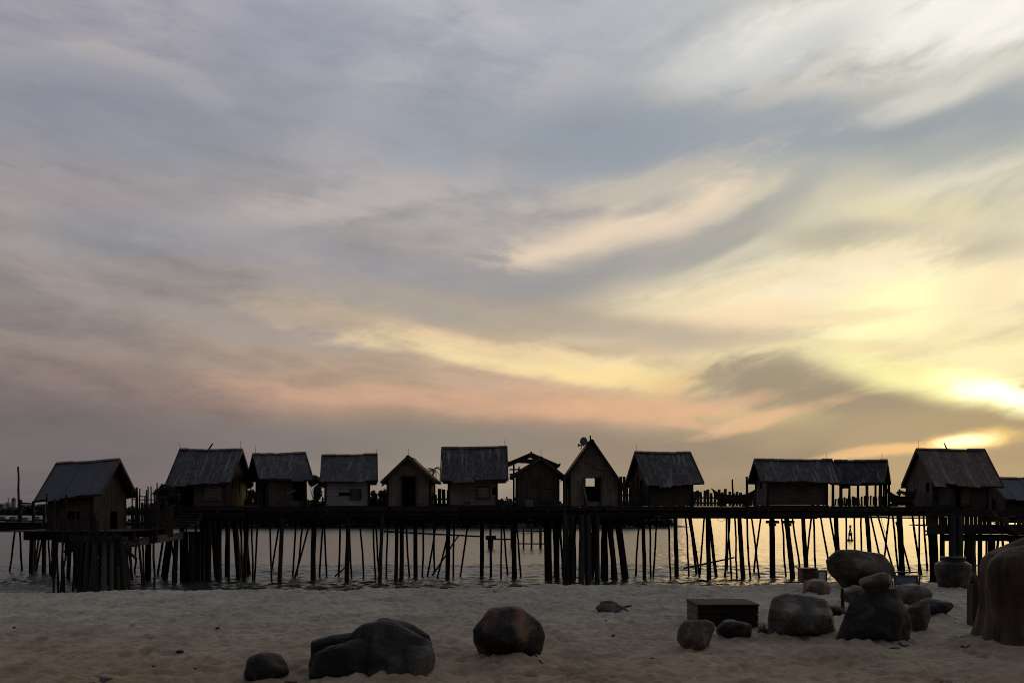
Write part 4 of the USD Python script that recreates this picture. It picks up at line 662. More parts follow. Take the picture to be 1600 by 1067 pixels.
# leafy shrub beside the stairs
bs = P(258, 786, 48.8); t = thing('shrub', 'dense dark shrub left of the stairs under the tall hut', 'shrub', (bs[0], 48.8, 3.6)); r = np.random.default_rng(4)
part(t, 'foliage', leaf_cloud([P(x, y, 48.8 + r.uniform(-.3, .5)) for x, y in ((250, 772), (258, 764), (266, 768), (254, 784), (264, 782), (272, 775), (248, 790), (260, 797), (270, 793))], [(.34, .4, .42)] * 9, 2200, .11, 5), LEAF)
part(t, 'stem', MB().tube([P(259, 815, 48.8), P(260, 795, 48.8), P(258, 772, 48.8)], [.06, .045, .02], 6).tube([P(260, 800, 48.8), P(268, 775, 48.8)], [.04, .02], 6), POST[0])
# clutter at the deck edge: crates, benches, baskets
def crate(label, px, py, w, h, d, m, rot=0):
    p = P(px, py, d); t = thing('slatted_crate', label, 'crate', tuple(p)); w2, dp, hh = w / F * d / 2, .3, h / F * d
    for k in range(3): z = p[2] + hh * (k + .5) / 3; part(t, 'slat', MB().box(p[0] - w2, p[0] + w2, p[1] - dp, p[1] - dp + .025, z - hh / 6.6, z + hh / 6.6), m); part(t, 'slat', MB().box(p[0] - w2, p[0] + w2, p[1] + dp - .025, p[1] + dp, z - hh / 6.6, z + hh / 6.6), m)
    for sx in (-1, 1): part(t, 'end_board', MB().box(p[0] + sx * w2 - (.03 if sx > 0 else 0), p[0] + sx * w2 + (.03 if sx < 0 else 0), p[1] - dp + .03, p[1] + dp - .03, p[2], p[2] + hh), m)
crate('pale slatted crate at the foot of the low gabled hut', 827, 791, 12, 10, 49.6, BOARD['pale']); crate('low grey crate on the deck before the third hut', 458, 791, 13, 8, 49.6, BOARD['grey']); crate('small crate on the deck before the streaked roof hut', 730, 790, 9, 7, 49.5, BOARD['brown'])
t = thing('deck_bench', 'low bench on the deck between the tall hut and the turned hut', 'bench', tuple(P(391, 792, 50)))
p = P(391, 791, 50); part(t, 'seat', MB().box(p[0] - .45, p[0] + .45, p[1] - .15, p[1] + .15, p[2], p[2] + .05), BOARD['pale'])
for s in (-.36, .36): part(t, 'leg', MB().box(p[0] + s - .04, p[0] + s + .04, p[1] - .12, p[1] + .12, 4.15, p[2]), POST[0])

# ------------------------------------------------------------------ things out on the water
t = thing('navigation_buoy', 'small lattice navigation buoy afloat beyond the piles at the right', 'buoy', tuple(P(1328.5, 845, WAT(845)))); d = WAT(845); B_ = lambda x, y: P(x, y, d); c = B_(1328.5, 845); s = d / F
part(t, 'float', trimesh.creation.cylinder(radius=4.6 * s, height=3.4 * s, sections=18, transform=trimesh.transformations.translation_matrix(c + (0, 0, 1.0 * s))), BLACKM)
for an in range(4): x, y = math.cos(an * 1.57 + .6), math.sin(an * 1.57 + .6); part(t, 'leg', MB().bar(c + (x * 3.2 * s, y * 3.2 * s, 2.5 * s), c + (x * 1.1 * s, y * 1.1 * s, 17 * s), .09, .09), BLACKM)
part(t, 'panel', MB().box(c[0] - 2.6 * s, c[0] + 2.6 * s, c[1] - .1, c[1] + .1, c[2] + 8 * s, c[2] + 13 * s), BLACKM); part(t, 'lantern', trimesh.creation.cylinder(radius=1.3 * s, height=3.2 * s, sections=12, transform=trimesh.transformations.translation_matrix(c + (0, 0, 18.6 * s))), BLACKM)
part(t, 'topmark', MB().bar(c + (-1.8 * s, 0, 21 * s), c + (1.8 * s, 0, 25 * s), .1, .1).bar(c + (1.8 * s, 0, 21 * s), c + (-1.8 * s, 0, 25 * s), .1, .1).bar(c + (0, 0, 20 * s), c + (0, 0, 23 * s), .07, .07), BLACKM)
jt = thing('mooring_stage', 'small mooring stage with railings beyond the piles left of the steep hut', 'jetty', (1.6, 90, 0)); d = 90.0
part(jt, 'piling', pole(P(766.5, 862, d), P(766.5, 838, d), .28, .28, 10, 3, 0), POST[0]); part(jt, 'bollard_head', MB().box(*(P(759, 0, d)[0], P(775, 0, d)[0]), d - .5, d + .5, P(0, 843, d)[2], P(0, 836.5, d)[2]), POST[2])
for x, w in ((818, 3), (830.5, 3.4), (844.5, 4.4), (799, 3)): part(jt, 'piling', pole(P(x, 864, d + .3), P(x, 822, d + .3), w / 2 / F * d, w / 2 / F * d, 8, 3, .01), POST[rng.randrange(3)])
for y, x0, x1 in ((829, 800, 850), (849, 808, 850), (842, 773, 800)): part(jt, 'rail', MB().bar(P(x0, y, d), P(x1, y + .4, d), .12, .13), POST[1])
# boats moored far off at the left, and the far town
def sampan(px, d, ln, label, seed):
    r = np.random.default_rng(seed); x = (px - 800) / F * d; t = thing('moored_boat', label, 'boat', (x, d, 0)); v = []; n = 9
    for i in range(n):
        u = i / (n - 1); s = 2 * u - 1; w = .28 * ln * .5 * (1 - abs(s) ** 2.5 * .9); sh = .45 + .5 * abs(s) ** 2
        v += [(x + s * ln / 2, d - w, sh), (x + s * ln / 2 * .92, d - w * .5, -.25), (x + s * ln / 2 * .92, d + w * .5, -.25), (x + s * ln / 2, d + w, sh)]
    q = np.array([[4 * i + j, 4 * i + j + 1, 4 * i + j + 5, 4 * i + j + 4] for i in range(n - 1) for j in range(3)]); dk = np.array([[4 * i, 4 * i + 3, 4 * i + 7, 4 * i + 4] for i in range(n - 1)]); q = np.vstack([q, dk])
    part(t, 'hull', MB().add(v, np.vstack([q[:, [0, 1, 2]], q[:, [0, 2, 3]]])), POST[seed % 3])
    if ln > 4: part(t, 'cabin', MB().hexa([(x - ln * .22, d - .6, .4), (x + ln * .12, d - .6, .4), (x + ln * .12, d + .6, .4), (x - ln * .22, d + .6, .4), (x - ln * .2, d - .5, 1.5), (x + ln * .1, d - .5, 1.6), (x + ln * .1, d + .5, 1.6), (x - ln * .2, d + .5, 1.5)]), BOARD['pale'])
    part(t, 'mast', MB().bar((x + ln * .2, d, .3), (x + ln * .22, d, 2.4), .09, .09), POST[2])
for a in ((5, 300, 5.2, 'moored boat with a cabin at the left edge of the far water'), (22, 285, 6.4, 'moored boat with a cabin just left of the tall bare pole'), (41, 262, 5.6, 'moored boat between the tall bare pole and the walkway rail post'), (60, 290, 4.6, 'moored boat in the gap before the far left hut'), (196, 262, 3.6, 'small moored boat right of the far left hut'), (208, 290, 3.4, 'tiny moored boat among the sticks left of the shrub')): sampan(*a, seed=int(a[0]))
FB = [plain('far_wall_hazed', (.20, .19, .19), .9), plain('far_wall_pink', (.17, .14, .13), .9), plain('far_wall_dark', (.06, .06, .07), .9)]  # pale wall tones have the fading of distant haze put into them
def far_block(name, label, x0, x1, ytop, d, m, dome=False, spire=False):
    a, b_ = P(x0, 0, d)[0], P(x1, 0, d)[0]; zt = EYE + (HOR - ytop) / F * d; t = thing(name, label, 'building', ((a + b_) / 2, d, 1)); w = b_ - a
    part(t, 'wall', MB().box(a, b_, d, d + w, .5, zt), m)
    for k in range(max(1, int(w / 2.2))): xx = a + w * (k + .5) / max(1, int(w / 2.2)); part(t, 'window', MB().box(xx - .45, xx + .45, d - .06, d + .02, zt - 1.8, zt - .7), FB[2])
    if dome:
        s = trimesh.creation.icosphere(3, w * .5); s.vertices[:, 2] *= .8; s.apply_translation(((a + b_) / 2, d + w / 2, zt)); part(t, 'dome', s, m, smooth=True); part(t, 'finial', MB().bar(((a + b_) / 2, d + w / 2, zt + w * .38), ((a + b_) / 2, d + w / 2, zt + w * .38 + 2.6), .3, .3).bar(((a + b_) / 2 - .8, d + w / 2, zt + w * .38 + 2.4), ((a + b_) / 2 + .8, d + w / 2, zt + w * .38 + 2.4), .3, .3), FB[2])
    else: part(t, 'roof', MB().hexa([(a - .3, d - .3, zt), (b_ + .3, d - .3, zt), (b_ + .3, d + w + .3, zt), (a - .3, d + w + .3, zt), (a + w * .3, d + w * .3, zt + w * (.9 if spire else .25)), (b_ - w * .3, d + w * .3, zt + w * (.9 if spire else .25)), (b_ - w * .3, d + w * .7, zt + w * (.9 if spire else .25)), (a + w * .3, d + w * .7, zt + w * (.9 if spire else .25))]), FB[1 if not spire else 2])
far_block('far_building', 'distant pale domed building on the far shore at the left edge', 6, 15, 787, 612, FB[0], dome=True); far_block('far_tower', 'distant slender tower on the far shore right of the domed building', 18, 22.5, 781, 606, FB[1], spire=True); far_block('far_building', 'distant low block left of the domed building', -3, 5, 788, 605, FB[1]); far_block('far_building', 'distant pale low block right of the tall bare pole', 33, 40, 788.5, 604, FB[0]); far_block('far_building', 'distant pale block seen under the far left hut roof', 58, 66, 789, 604, FB[0])
def rope(name, label, pts, r=.012):
    p = np.array([P(*q) for q in pts]); t = np.linspace(0, 1, len(p)); tt = np.linspace(0, 1, 16); q = np.stack([np.interp(tt, t, p[:, k]) for k in range(3)], 1)
    for _ in range(2): q[1:-1] = (q[:-2] + 2 * q[1:-1] + q[2:]) / 4
    top(name, MB().tube(q, r, 5), BLACKM, label, 'rope', q[0])
rope('hanging_rope', 'rope hanging in a loose loop under the deck right of the blotched roofed hut', [(1118, 806, 48.9), (1122, 813, 48.9), (1130, 814, 48.9), (1134, 808, 48.9)])
rope('hanging_rope', 'rope sagging under the deck edge below the open pavilion', [(1376, 806, 48.9), (1380, 822, 48.9), (1384, 836, 48.9), (1386, 822, 48.9), (1388, 806, 48.9)])
rope('hanging_rope', 'thin rope slung between posts of the mooring stage', [(800, 829, 90.2), (820, 834, 90.2), (845, 830, 90.2)], .03)

# ------------------------------------------------------------------ boulders, jar, box and lamps on the beach
STONE = [stone('granite_dark', (.0195, .0156, .0118), (.0690, .0546, .0392)), stone('granite_brown', (.0750, .0520, .0370), (.1800, .1300, .0941)), stone('granite_grey', (.0900, .0741, .0582), (.2100, .1729, .1366)), stone('granite_rust', (.014, .011, .008), (.055, .042, .030), rust=(.24, .115, .045), scale=2.3), stone('granite_blue', (.0150, .0137, .0123), (.0600, .0520, .0459), scale=3.0), stone('granite_pale', (.1800, .1365, .1008), (.3750, .2925, .2184), rust=(.2400, .0975, .0470)), stone('granite_umber', (.0510, .0351, .0235), (.1275, .0910, .0627))]
def rock(name, label, xl, xr, yt, yb, dr, m, seed, balls=None, rough=.05, d=None, sink=.10, chips=2, lift=None, cat='boulder', cell=None, sm=8):
    """a boulder that fills the given outline of the photograph at its own distance; balls = (x, depth, z, radius) in fractions of its size"""
    r = np.random.default_rng(seed); d = d or GRD(yb); dc = d + .25 * dr * (xr - xl) / F * d; a, b = P(xl, yb, dc), P(xr, yt, dc); a[2] = P(xl, yb, d)[2]; w, h = b[0] - a[0], b[2] - a[2]; h0 = h; h = h * (1 + sink); dp = w * dr
    groups = balls if balls and isinstance(balls[0], list) else [balls] if balls else None
    if not groups:
        g = []
        for _ in range(13):
            q = r.normal(size=3); q /= np.linalg.norm(q); q = np.sign(q) * np.abs(q) ** .8; q /= max(1, np.abs(q).max()); g.append((.5 + .31 * q[0], .5 + .31 * q[1], .48 + .29 * q[2], .19))
        groups = [g]
    parts = []
    for g in groups:
        parts.append(m3.Manifold.batch_hull([m3.Manifold.sphere(1.0, 20).scale((q[3] * w, q[3] * dp, q[3] * h * (1.0 if q[3] * h > .02 else 1))).translate((q[0] * w, q[1] * dp, q[2] * h)) for q in g]))
    mm = m3.Manifold.batch_boolean(parts, m3.OpType.Add) if len(parts) > 1 else parts[0]
    for _ in range(chips):                   # broken faces
        n = r.normal(size=3); n[2] = abs(n[2]) * .6; n /= np.linalg.norm(n); v = mm.to_mesh().vert_properties[:, :3]; mm = mm.trim_by_plane(tuple(-n), float(-(v @ n).max() + r.uniform(.03, .09) * min(w, h)))
    mm = mm.refine_to_length(cell or max(w, h) / 42); me = mm.to_mesh(); me = trimesh.Trimesh(me.vert_properties[:, :3], me.tri_verts)
    trimesh.smoothing.filter_taubin(me, iterations=sm); vn = me.vertex_normals; p = me.vertices / max(w, h)
    me.vertices = me.vertices + vn * (((meshkit.fbm(p * 3.0 + seed, 3, seed) - .5) * rough * 1.6 + (meshkit.fbm(p * 11.0 + seed, 3, seed + 5) - .5) * rough * .45) * max(w, h))[:, None]
    lo, hi = me.bounds; v = (me.vertices - lo) / (hi - lo); v[:, 0] = a[0] + v[:, 0] * w; v[:, 1] = d - dp * .25 + v[:, 1] * dp; z0 = a[2] if lift is None else lift; v[:, 2] = z0 + h0 - h + v[:, 2] * h
    me.vertices = v; return top(name, me, m, label, cat, ((a[0] + b[0]) / 2, d, z0), smooth=True)
rock('boulder', 'small dark cracked boulder at the lower left beside the humped one', 385.5, 451, 1019, 1066, .9, STONE[0], 3, rough=.05, chips=3)
rock('boulder', 'large dark humped boulder with a low left shoulder in the foreground', 482, 680, 968, 1055, .62, STONE[4], 12, balls=[
    [(.10, .5, .55, .10), (.20, .5, .60, .10), (.10, .5, .12, .10), (.34, .6, .60, .10), (.3, .5, .1, .09)],
    [(.17, .28, .42, .11), (.30, .26, .52, .11), (.42, .32, .60, .09), (.14, .2, .10, .10), (.42, .2, .10, .09)],
    [(.36, .5, .60, .08), (.48, .45, .84, .08), (.56, .5, .90, .07), (.70, .45, .72, .08), (.89, .5, .58, .08), (.92, .5, .40, .07), (.92, .45, .12, .07), (.40, .5, .1, .09), (.58, .24, .38, .09), (.55, .18, .1, .08), (.8, .2, .1, .08), (.6, .82, .3, .12)],
    [(.56, .72, .90, .06), (.72, .75, .82, .07), (.87, .72, .66, .07), (.88, .75, .2, .09), (.5, .75, .2, .09)],
    [(.82, .32, .50, .08), (.90, .36, .48, .08), (.92, .36, .14, .07), (.84, .2, .1, .08), (.86, .22, .36, .08)]], rough=.045, chips=0, sm=12)
rock('boulder', 'round boulder with an orange rust stain in the middle of the beach', 739, 852, 947, 1029, .85, STONE[3], 21, balls=[(.18, .5, .35, .16), (.17, .45, .55, .15), (.32, .5, .83, .15), (.58, .5, .86, .14), (.80, .5, .62, .13), (.88, .5, .44, .11), (.78, .45, .2, .14), (.4, .4, .14, .14), (.5, .16, .45, .16), (.5, .84, .5, .16), (.2, .6, .2, .14)], rough=.04, chips=3)
rock('boulder', 'small round boulder before the left corner of the wooden box', 1059, 1118, 968, 1017, .9, STONE[1], 31, rough=.03, chips=1)
rock('boulder', 'low rounded boulder in front of the wooden box', 1119, 1173, 968, 998, .8, STONE[0], 41, rough=.04, chips=1)
rock('boulder', 'broad flat topped boulder right of the wooden box', 1197, 1306, 926, 994, .8, STONE[2], 51, balls=[(.14, .4, .62, .12), (.2, .5, .84, .12), (.30, .5, .90, .1), (.78, .5, .80, .12), (.86, .5, .6, .1), (.93, .45, .1, .07), (.08, .4, .08, .08), (.5, .14, .3, .13), (.5, .84, .5, .14), (.3, .2, .55, .12), (.74, .2, .5, .12)], rough=.035, chips=1)
rock('boulder', 'pale stone with a reddish patch below the largest boulder', 1254, 1297, 904, 931, .8, STONE[5], 61, rough=.04, chips=2)
rock('boulder', 'largest smooth boulder resting high beside the floodlight', 1291, 1398, 858, 921, .7, STONE[6], 71, balls=[(.12, .5, .72, .13), (.22, .5, .86, .13), (.45, .5, .90, .1), (.72, .5, .82, .13), (.88, .5, .55, .12), (.9, .5, .38, .1), (.70, .5, .10, .1), (.34, .5, .10, .09), (.10, .5, .52, .1), (.5, .15, .5, .15), (.5, .85, .5, .15)], rough=.03, chips=0)
rock('boulder', 'egg shaped boulder perched on the dark jagged one', 1343, 1396, 893.5, 926, .9, STONE[6], 81, d=10.75, rough=.025, chips=0, sink=.2)
rock('boulder', 'dark jagged boulder below the egg shaped one', 1306, 1424, 919, 1004, .8, STONE[0], 91, balls=[(.10, .5, .12, .09), (.18, .45, .45, .1), (.28, .5, .74, .1), (.45, .5, .88, .1), (.75, .5, .88, .1), (.92, .5, .62, .08), (.94, .5, .3, .06), (.86, .4, .1, .09), (.5, .14, .3, .13), (.5, .86, .5, .14), (.65, .18, .55, .1)], rough=.055, chips=3)
rock('boulder', 'grey slab behind the egg shaped boulder', 1392, 1456, 912, 948, .9, STONE[2], 101, sink=.1, rough=.035, chips=2)
rock('boulder', 'blunt bluish rock at the right end of the boulder group', 1428, 1487, 934, 966, .9, STONE[4], 111, rough=.04, chips=2)
rock('boulder', 'upright wedge of rock with a pale edge right of the jagged boulder', 1414, 1455, 938, 988, .7, STONE[1], 121, rough=.05, chips=3)
rock('flat_stone', 'thin flat stone leaning between the flat topped and the jagged boulder', 1290, 1320, 945, 963, .9, STONE[0], 131, rough=.04, chips=2, cat='stone')
rock('boulder', 'grey stone half hidden behind the jagged boulder', 1312, 1352, 914, 940, .8, STONE[2], 141, d=13.8, rough=.04, chips=2)
rock('flat_stone', 'pale flat stone cut off by the bottom edge at the right', 1462, 1530, 1059.5, 1082, .8, STONE[5], 151, d=8.0, rough=.03, chips=1, cat='stone')
rock('flat_stone', 'bluish flat stone half buried at the bottom edge on the left', 100, 182, 1058.5, 1080, .7, STONE[4], 161, d=8.1, rough=.02, chips=0, cat='stone')
rock('flat_stone', 'little reddish stone at the bottom edge beside the humped boulder', 441, 466, 1063, 1078, .7, STONE[3], 171, d=8.05, rough=.04, chips=1, cat='stone')
rock('boulder', 'reddish brown stone behind the right side of the jar', 1511, 1529, 893, 920, .8, STONE[3], 181, d=18.2, rough=.05, chips=2)
# weathered stump at the right edge
d = 10.2; x0 = P(1548, 0, d)[0]; tw = thing('tree_stump', 'massive fluted tree stump standing at the right edge', 'stump', (x0 + .62, d + .35, SAND0)); z0 = SAND0 - .12; ztop = EYE + (HOR - 842) / F * d
na, nz = 120, 70; an = np.linspace(0, 2 * math.pi, na, endpoint=False); v = []; ctr = np.array((x0 + .62, d + .35))
for k in range(nz):
    u = k / (nz - 1); z = z0 + (ztop - z0) * u; base = .545 + .17 * max(0, .42 - u) ** 1.3 * 2.2; sh = 1.0 if u < .74 else max(.0, 1 - ((u - .74) / .26) ** 2.4) ** .5
    fl = .10 * np.cos(3 * an + .6 + .5 * u) + .045 * np.cos(5 * an - 1.2 * u + 1.1) ; crack = -.10 * np.exp(-((np.mod(an - 4.32 + .05 * math.sin(u * 5), 2 * math.pi)) / .055) ** 2) - .07 * np.exp(-((np.mod(an - 3.75, 2 * math.pi)) / .05) ** 2)
    nz_ = meshkit.fbm(np.stack([np.cos(an) * 2.2, np.sin(an) * 2.2, 0 * an + u * 1.6], -1), 4, 77) - .5; fn = meshkit.fbm(np.stack([np.cos(an) * 9, np.sin(an) * 9, 0 * an + u * 2.2], -1), 3, 78) - .5
    rr = base * (1 + (fl + crack) * (1 if u < .9 else .5) + .18 * nz_ + .11 * fn) * max(sh, .02); zz = z + (.10 * np.cos(an) * (u ** 3))
    v.append(np.stack([ctr[0] + rr * np.cos(an), ctr[1] + rr * np.sin(an) * .85, zz], 1))
v = np.vstack(v + [np.array([[*ctr, ztop + .01]])]); f = []
for k in range(nz - 1):
    for j in range(na): a, b_, c, e = k * na + j, k * na + (j + 1) % na, (k + 1) * na + (j + 1) % na, (k + 1) * na + j; f += [[a, b_, c], [a, c, e]]
f += [[(nz - 1) * na + j, (nz - 1) * na + (j + 1) % na, nz * na] for j in range(na)]
mat('stump_wood', {'t': ('geometry', {}), 'm': ('mapping', {'mapping_type': 'point', 'scale': (7, 7, 1.6)}), 'n': ('noise_texture', {'scale': 1.0, 'detail': 7.0, 'roughness': .65, 'distortion': .4}), 'n2': ('noise_texture', {'scale': 2.2, 'detail': 5.0, 'roughness': .6}), 'r': ('rgb_ramp', {'ramp': [(.32, (.0275, .0192, .0131)), (.5, (.0687, .0492, .0353)), (.68, (.1373, .1026, .0770))]}), 'a': ('mix_float', {'fac': .5}), 'b': ('bump', {'strength': 1.0, 'distance': .05}), 'p': ('principled_bsdf', {'roughness': .85, 'specular_ior_level': .12})},
    [('t.position', 'm.vector'), ('m.vector', 'n.vector'), ('t.position', 'n2.vector'), ('n.fac', 'a.a'), ('n2.fac', 'a.b'), ('a.result', 'r.fac'), ('r.color', 'p.base_color'), ('n.fac', 'b.height'), ('b.normal', 'p.normal')])
part(tw, 'trunk', trimesh.Trimesh(v, f, process=False), L + 'stump_wood', smooth=True)
q = P(1584, 880, d - .42); part(tw, 'hollow', MB().tube([q + (.0, .10, -.12), q + (.03, .06, .0), q + (.06, .10, .2)], [.02, .085, .02], 10), BLACKM, smooth=True) if False else None
b = MB().box(*(P(1519.5, 0, 12)[0], P(1533, 0, 12)[0]), 11.9, 12.15, SAND0 - .1, EYE + (HOR - 913) / F * 12)
lo = P(1519.5, 957, 12); hi = P(1535, 913, 12); b = MB().hexa([(lo[0], 12.0, SAND0 - .15), (hi[0], 12.0, SAND0 - .15), (hi[0], 12.22, SAND0 - .15), (lo[0] + .03, 12.22, SAND0 - .15), (lo[0] + .004, 12.0, hi[2]), (hi[0], 12.0, hi[2] - .02), (hi[0], 12.2, hi[2] - .02), (lo[0] + .03, 12.2, hi[2])])
top('timber_block', b, POST[0], 'dark squared timber standing in the sand behind the left side of the stump', 'timber', (lo[0], 12, SAND0))
# big clay jar
jd = 17.4; jx = P(1489, 0, jd + .35)[0]; s = jd / F; gz = EYE + (HOR - 921.5) / F * jd
prof = [(0, 0), (19.5, 0), (21, 2), (23.5, 14), (26.4, 28), (27.4, 35), (26.6, 40), (22, 44.5), (17.6, 46.2), (17.2, 48.5), (18.6, 50.6), (18.6, 52.2), (16.8, 52.6), (15.6, 49), (16, 45.5), (22, 40), (23, 30), (18, 6), (0, 5)]
pp = np.array(prof) * s; tt = np.linspace(0, 1, len(pp)); fine = np.stack([np.interp(np.linspace(0, 1, 90), tt, pp[:, k]) for k in (0, 1)], 1); jar = trimesh.creation.revolve(fine, sections=56); jar.apply_translation((jx, jd + .35, gz - .03))
CLAY = stone('jar_clay', (.0323, .0247, .0190), (.0760, .0589, .0475), scale=5.0, bump=.25, rough=.6)
jt_ = thing('clay_jar', 'big squat brown clay jar standing on the sand before the right piles', 'jar', (jx, jd + .35, gz)); part(jt_, 'body', jar, CLAY, smooth=35)
rim = trimesh.creation.torus(18.3 * s, 1.1 * s, 48, 10); rim.apply_translation((jx, jd + .35, gz - .03 + 51.6 * s)); part(jt_, 'rim', rim, CLAY, smooth=True)
for zz, rr in ((41.2, 25.9), (24, 25.6)): ring = trimesh.creation.torus(rr * s, .45 * s, 48, 8); ring.apply_translation((jx, jd + .35, gz - .03 + zz * s)); part(jt_, 'raised_band', ring, CLAY, smooth=True)
for k in range(4): aa = k * 1.57 + .5; q = np.array((jx + math.cos(aa) * 20.5 * s, jd + .35 + math.sin(aa) * 20.5 * s, gz + 46 * s)); u = np.array((-math.sin(aa), math.cos(aa), 0)); part(jt_, 'lug', MB().tube([q - u * 3 * s - (0, 0, 1.5 * s), q + (0, 0, 2.0 * s), q + u * 3 * s - (0, 0, 1.5 * s)], .9 * s, 7), CLAY, smooth=True)
# planked wooden box
bx = thing('wooden_box', 'dark planked wooden box on the sand behind two small boulders', 'box', (2.92, 12.35, SAND0)); X0, X1, Y0, Y1, Z1 = 2.506, 3.335, 12.0, 12.72, EYE + (HOR - 943.8) / F * 12; HB = .115
BX = [wood('box_wood', (.0088, .0066, .0048), (.0286, .0211, .0158), grain=(3, 3, 30), rough=.8, spec=.08), wood('box_lid_wood', (.0219, .0176, .0140), (.0570, .0461, .0373), grain=(2.5, 26, 26), rough=.9, spec=.04), wood('box_end_lit_wood', (.0263, .0211, .0176), (.0702, .0570, .0474), grain=(30, 3, 30), rough=.65)]  # last wood is paler: light on the box end put into its colour
for k in range(3):
    z1 = Z1 - .022 - k * HB; z_ = z1 - HB + .009
    part(bx, 'front_plank', MB().box(X0 + .022, X1 - .022 + rng.uniform(-.004, .012), Y0, Y0 + .022, z_, z1), BX[0]); part(bx, 'back_plank', MB().box(X0 + .022, X1 - .022, Y1 - .022, Y1, z_, z1), BX[0])
    part(bx, 'end_plank', MB().box(X0, X0 + .02, Y0 + .003, Y1 - .003, z_, z1), BX[2]); part(bx, 'end_plank', MB().box(X1 - .02, X1, Y0 + .003, Y1 - .003, z_, z1), BX[2])
for k in range(5): a, c = Y0 - .012 + (Y1 - Y0 + .024) * k / 5, Y0 - .012 + (Y1 - Y0 + .024) * (k + 1) / 5; part(bx, 'lid_plank', MB().box(X0 - .012 + rng.uniform(-.006, .004), X1 + .012 + rng.uniform(-.004, .006), a + .003, c - .003, Z1 - .019, Z1 + rng.uniform(-.001, .002)), BX[1])
# crate, floodlights, stakes behind the boulders
cd = 17.2; t = thing('wooden_crate', 'small brown wooden crate standing behind the pale stone', 'crate', tuple(P(1265.5, 907, cd))); a, c = P(1254, 907, cd), P(1277, 889.5, cd); CR = wood('crate_wood', (.0385, .0198, .0110), (.0935, .0523, .0303), grain=(3, 3, 30))
for k in range(3): z1 = c[2] - (c[2] - a[2]) * k / 3; z_ = c[2] - (c[2] - a[2]) * (k + 1) / 3 + .006; part(t, 'plank', MB().box(a[0], c[0], cd, cd + .02, z_, z1), CR); part(t, 'plank', MB().box(a[0], c[0], cd + .28, cd + .3, z_, z1), CR)
for x in (a[0], c[0] - .02): part(t, 'end_panel', MB().box(x, x + .02, cd + .021, cd + .279, a[2] - .02, c[2]), CR)
part(t, 'lid', MB().box(a[0] - .01, c[0] + .01, cd - .01, cd + .31, c[2] + .001, c[2] + .02), CR)
GLS = mat('lamp_glass', {'p': ('principled_bsdf', {'base_color': (.07, .085, .105), 'roughness': .2, 'metallic': 0.0, 'specular_ior_level': .6})}, []); WHT = plain('white_plastic', (.42, .43, .44), .4)
def floodlight(label, x0, x1, y0, y1, d, tilt, glass, legs):
    a, c = P(x0, y1, d), P(x1, y0, d); w, h = c[0] - a[0], c[2] - a[2]; m = (a + c) / 2; t = thing('floodlight', label, 'floodlight', tuple(m)); ct, sn = math.cos(tilt), math.sin(tilt)
    def pt(x, y, z): return np.array((m[0] + x, m[1] + y * ct - z * sn, m[2] + y * sn + z * ct))
    def bx_(x0_, x1_, y0_, y1_, z0_, z1_, tp=1.0): return MB().hexa([pt(x0_, y0_, z0_), pt(x1_, y0_, z0_), pt(x1_ * tp, y1_, z0_ * tp), pt(x0_ * tp, y1_, z0_ * tp), pt(x0_, y0_, z1_), pt(x1_, y0_, z1_), pt(x1_ * tp, y1_, z1_ * tp), pt(x0_ * tp, y1_, z1_ * tp)])
    part(t, 'housing', bx_(-w / 2 * .97, w / 2 * .97, .012, .13, -h / 2 * .97, h / 2 * .97, .72), BLACKM); fr = MB(); e = .028
    for q in ((-w / 2, w / 2, h / 2 - e, h / 2), (-w / 2, w / 2, -h / 2, -h / 2 + e), (-w / 2, -w / 2 + e, -h / 2 + e, h / 2 - e), (w / 2 - e, w / 2, -h / 2 + e, h / 2 - e)): v = bx_(q[0], q[1], -.018, .012, q[2], q[3]); fr.add(v.v[0], v.f[0])
    part(t, 'frame', fr, BLACKM); part(t, 'lens', bx_(-w / 2 + e, w / 2 - e, -.006, .008, -h / 2 + e, h / 2 - e), glass)
    for k in range(5): xx = (-.36 + .18 * k) * w; part(t, 'cooling_fin', bx_(xx - .006, xx + .006, .13, .17, -h * .3, h * .3), BLACKM)
    br = MB()
    for sx in (-1, 1): br.bar(pt(sx * (w / 2 + .012), .05, 0), (m[0] + sx * (w / 2 + .012), m[1] + .06, m[2] - h * .75), .012, .035)
    br.bar((m[0] - w / 2 - .012, m[1] + .06, m[2] - h * .75), (m[0] + w / 2 + .012, m[1] + .06, m[2] - h * .75), .035, .012); part(t, 'bracket', br, BLACKM)
    if legs:
        part(t, 'stand_rail', MB().bar(P(x0 + 2, 893.5, d + .35), P(x1 + 3, 894, d + .35), .025, .025), BLACKM)
        for x in (x0 + 1, x1 + 2.5): part(t, 'stand_leg', MB().bar(P(x, 893, d + .35), P(x, 917, d + .35), .022, .022), BLACKM)
    else: part(t, 'stand_leg', MB().bar((m[0], m[1] + .06, m[2] - h * .75), (m[0], m[1] + .06, m[2] - h * 1.3), .03, .03), BLACKM)
floodlight('black floodlight with a bluish lens facing the beach beside the largest boulder', 1397.5, 1434, 898.5, 914, 16.6, -.25, GLS, True); floodlight('black floodlight with a whitish lens between the brown crate and the largest boulder', 1276.5, 1292, 890, 908, 16.9, .1, WHT, False)
loose('short_stake', 'short dark stake beside the jagged boulder', P(1316.5, 962, 13.4), P(1316, 919, 13.4), .03, 'stake')
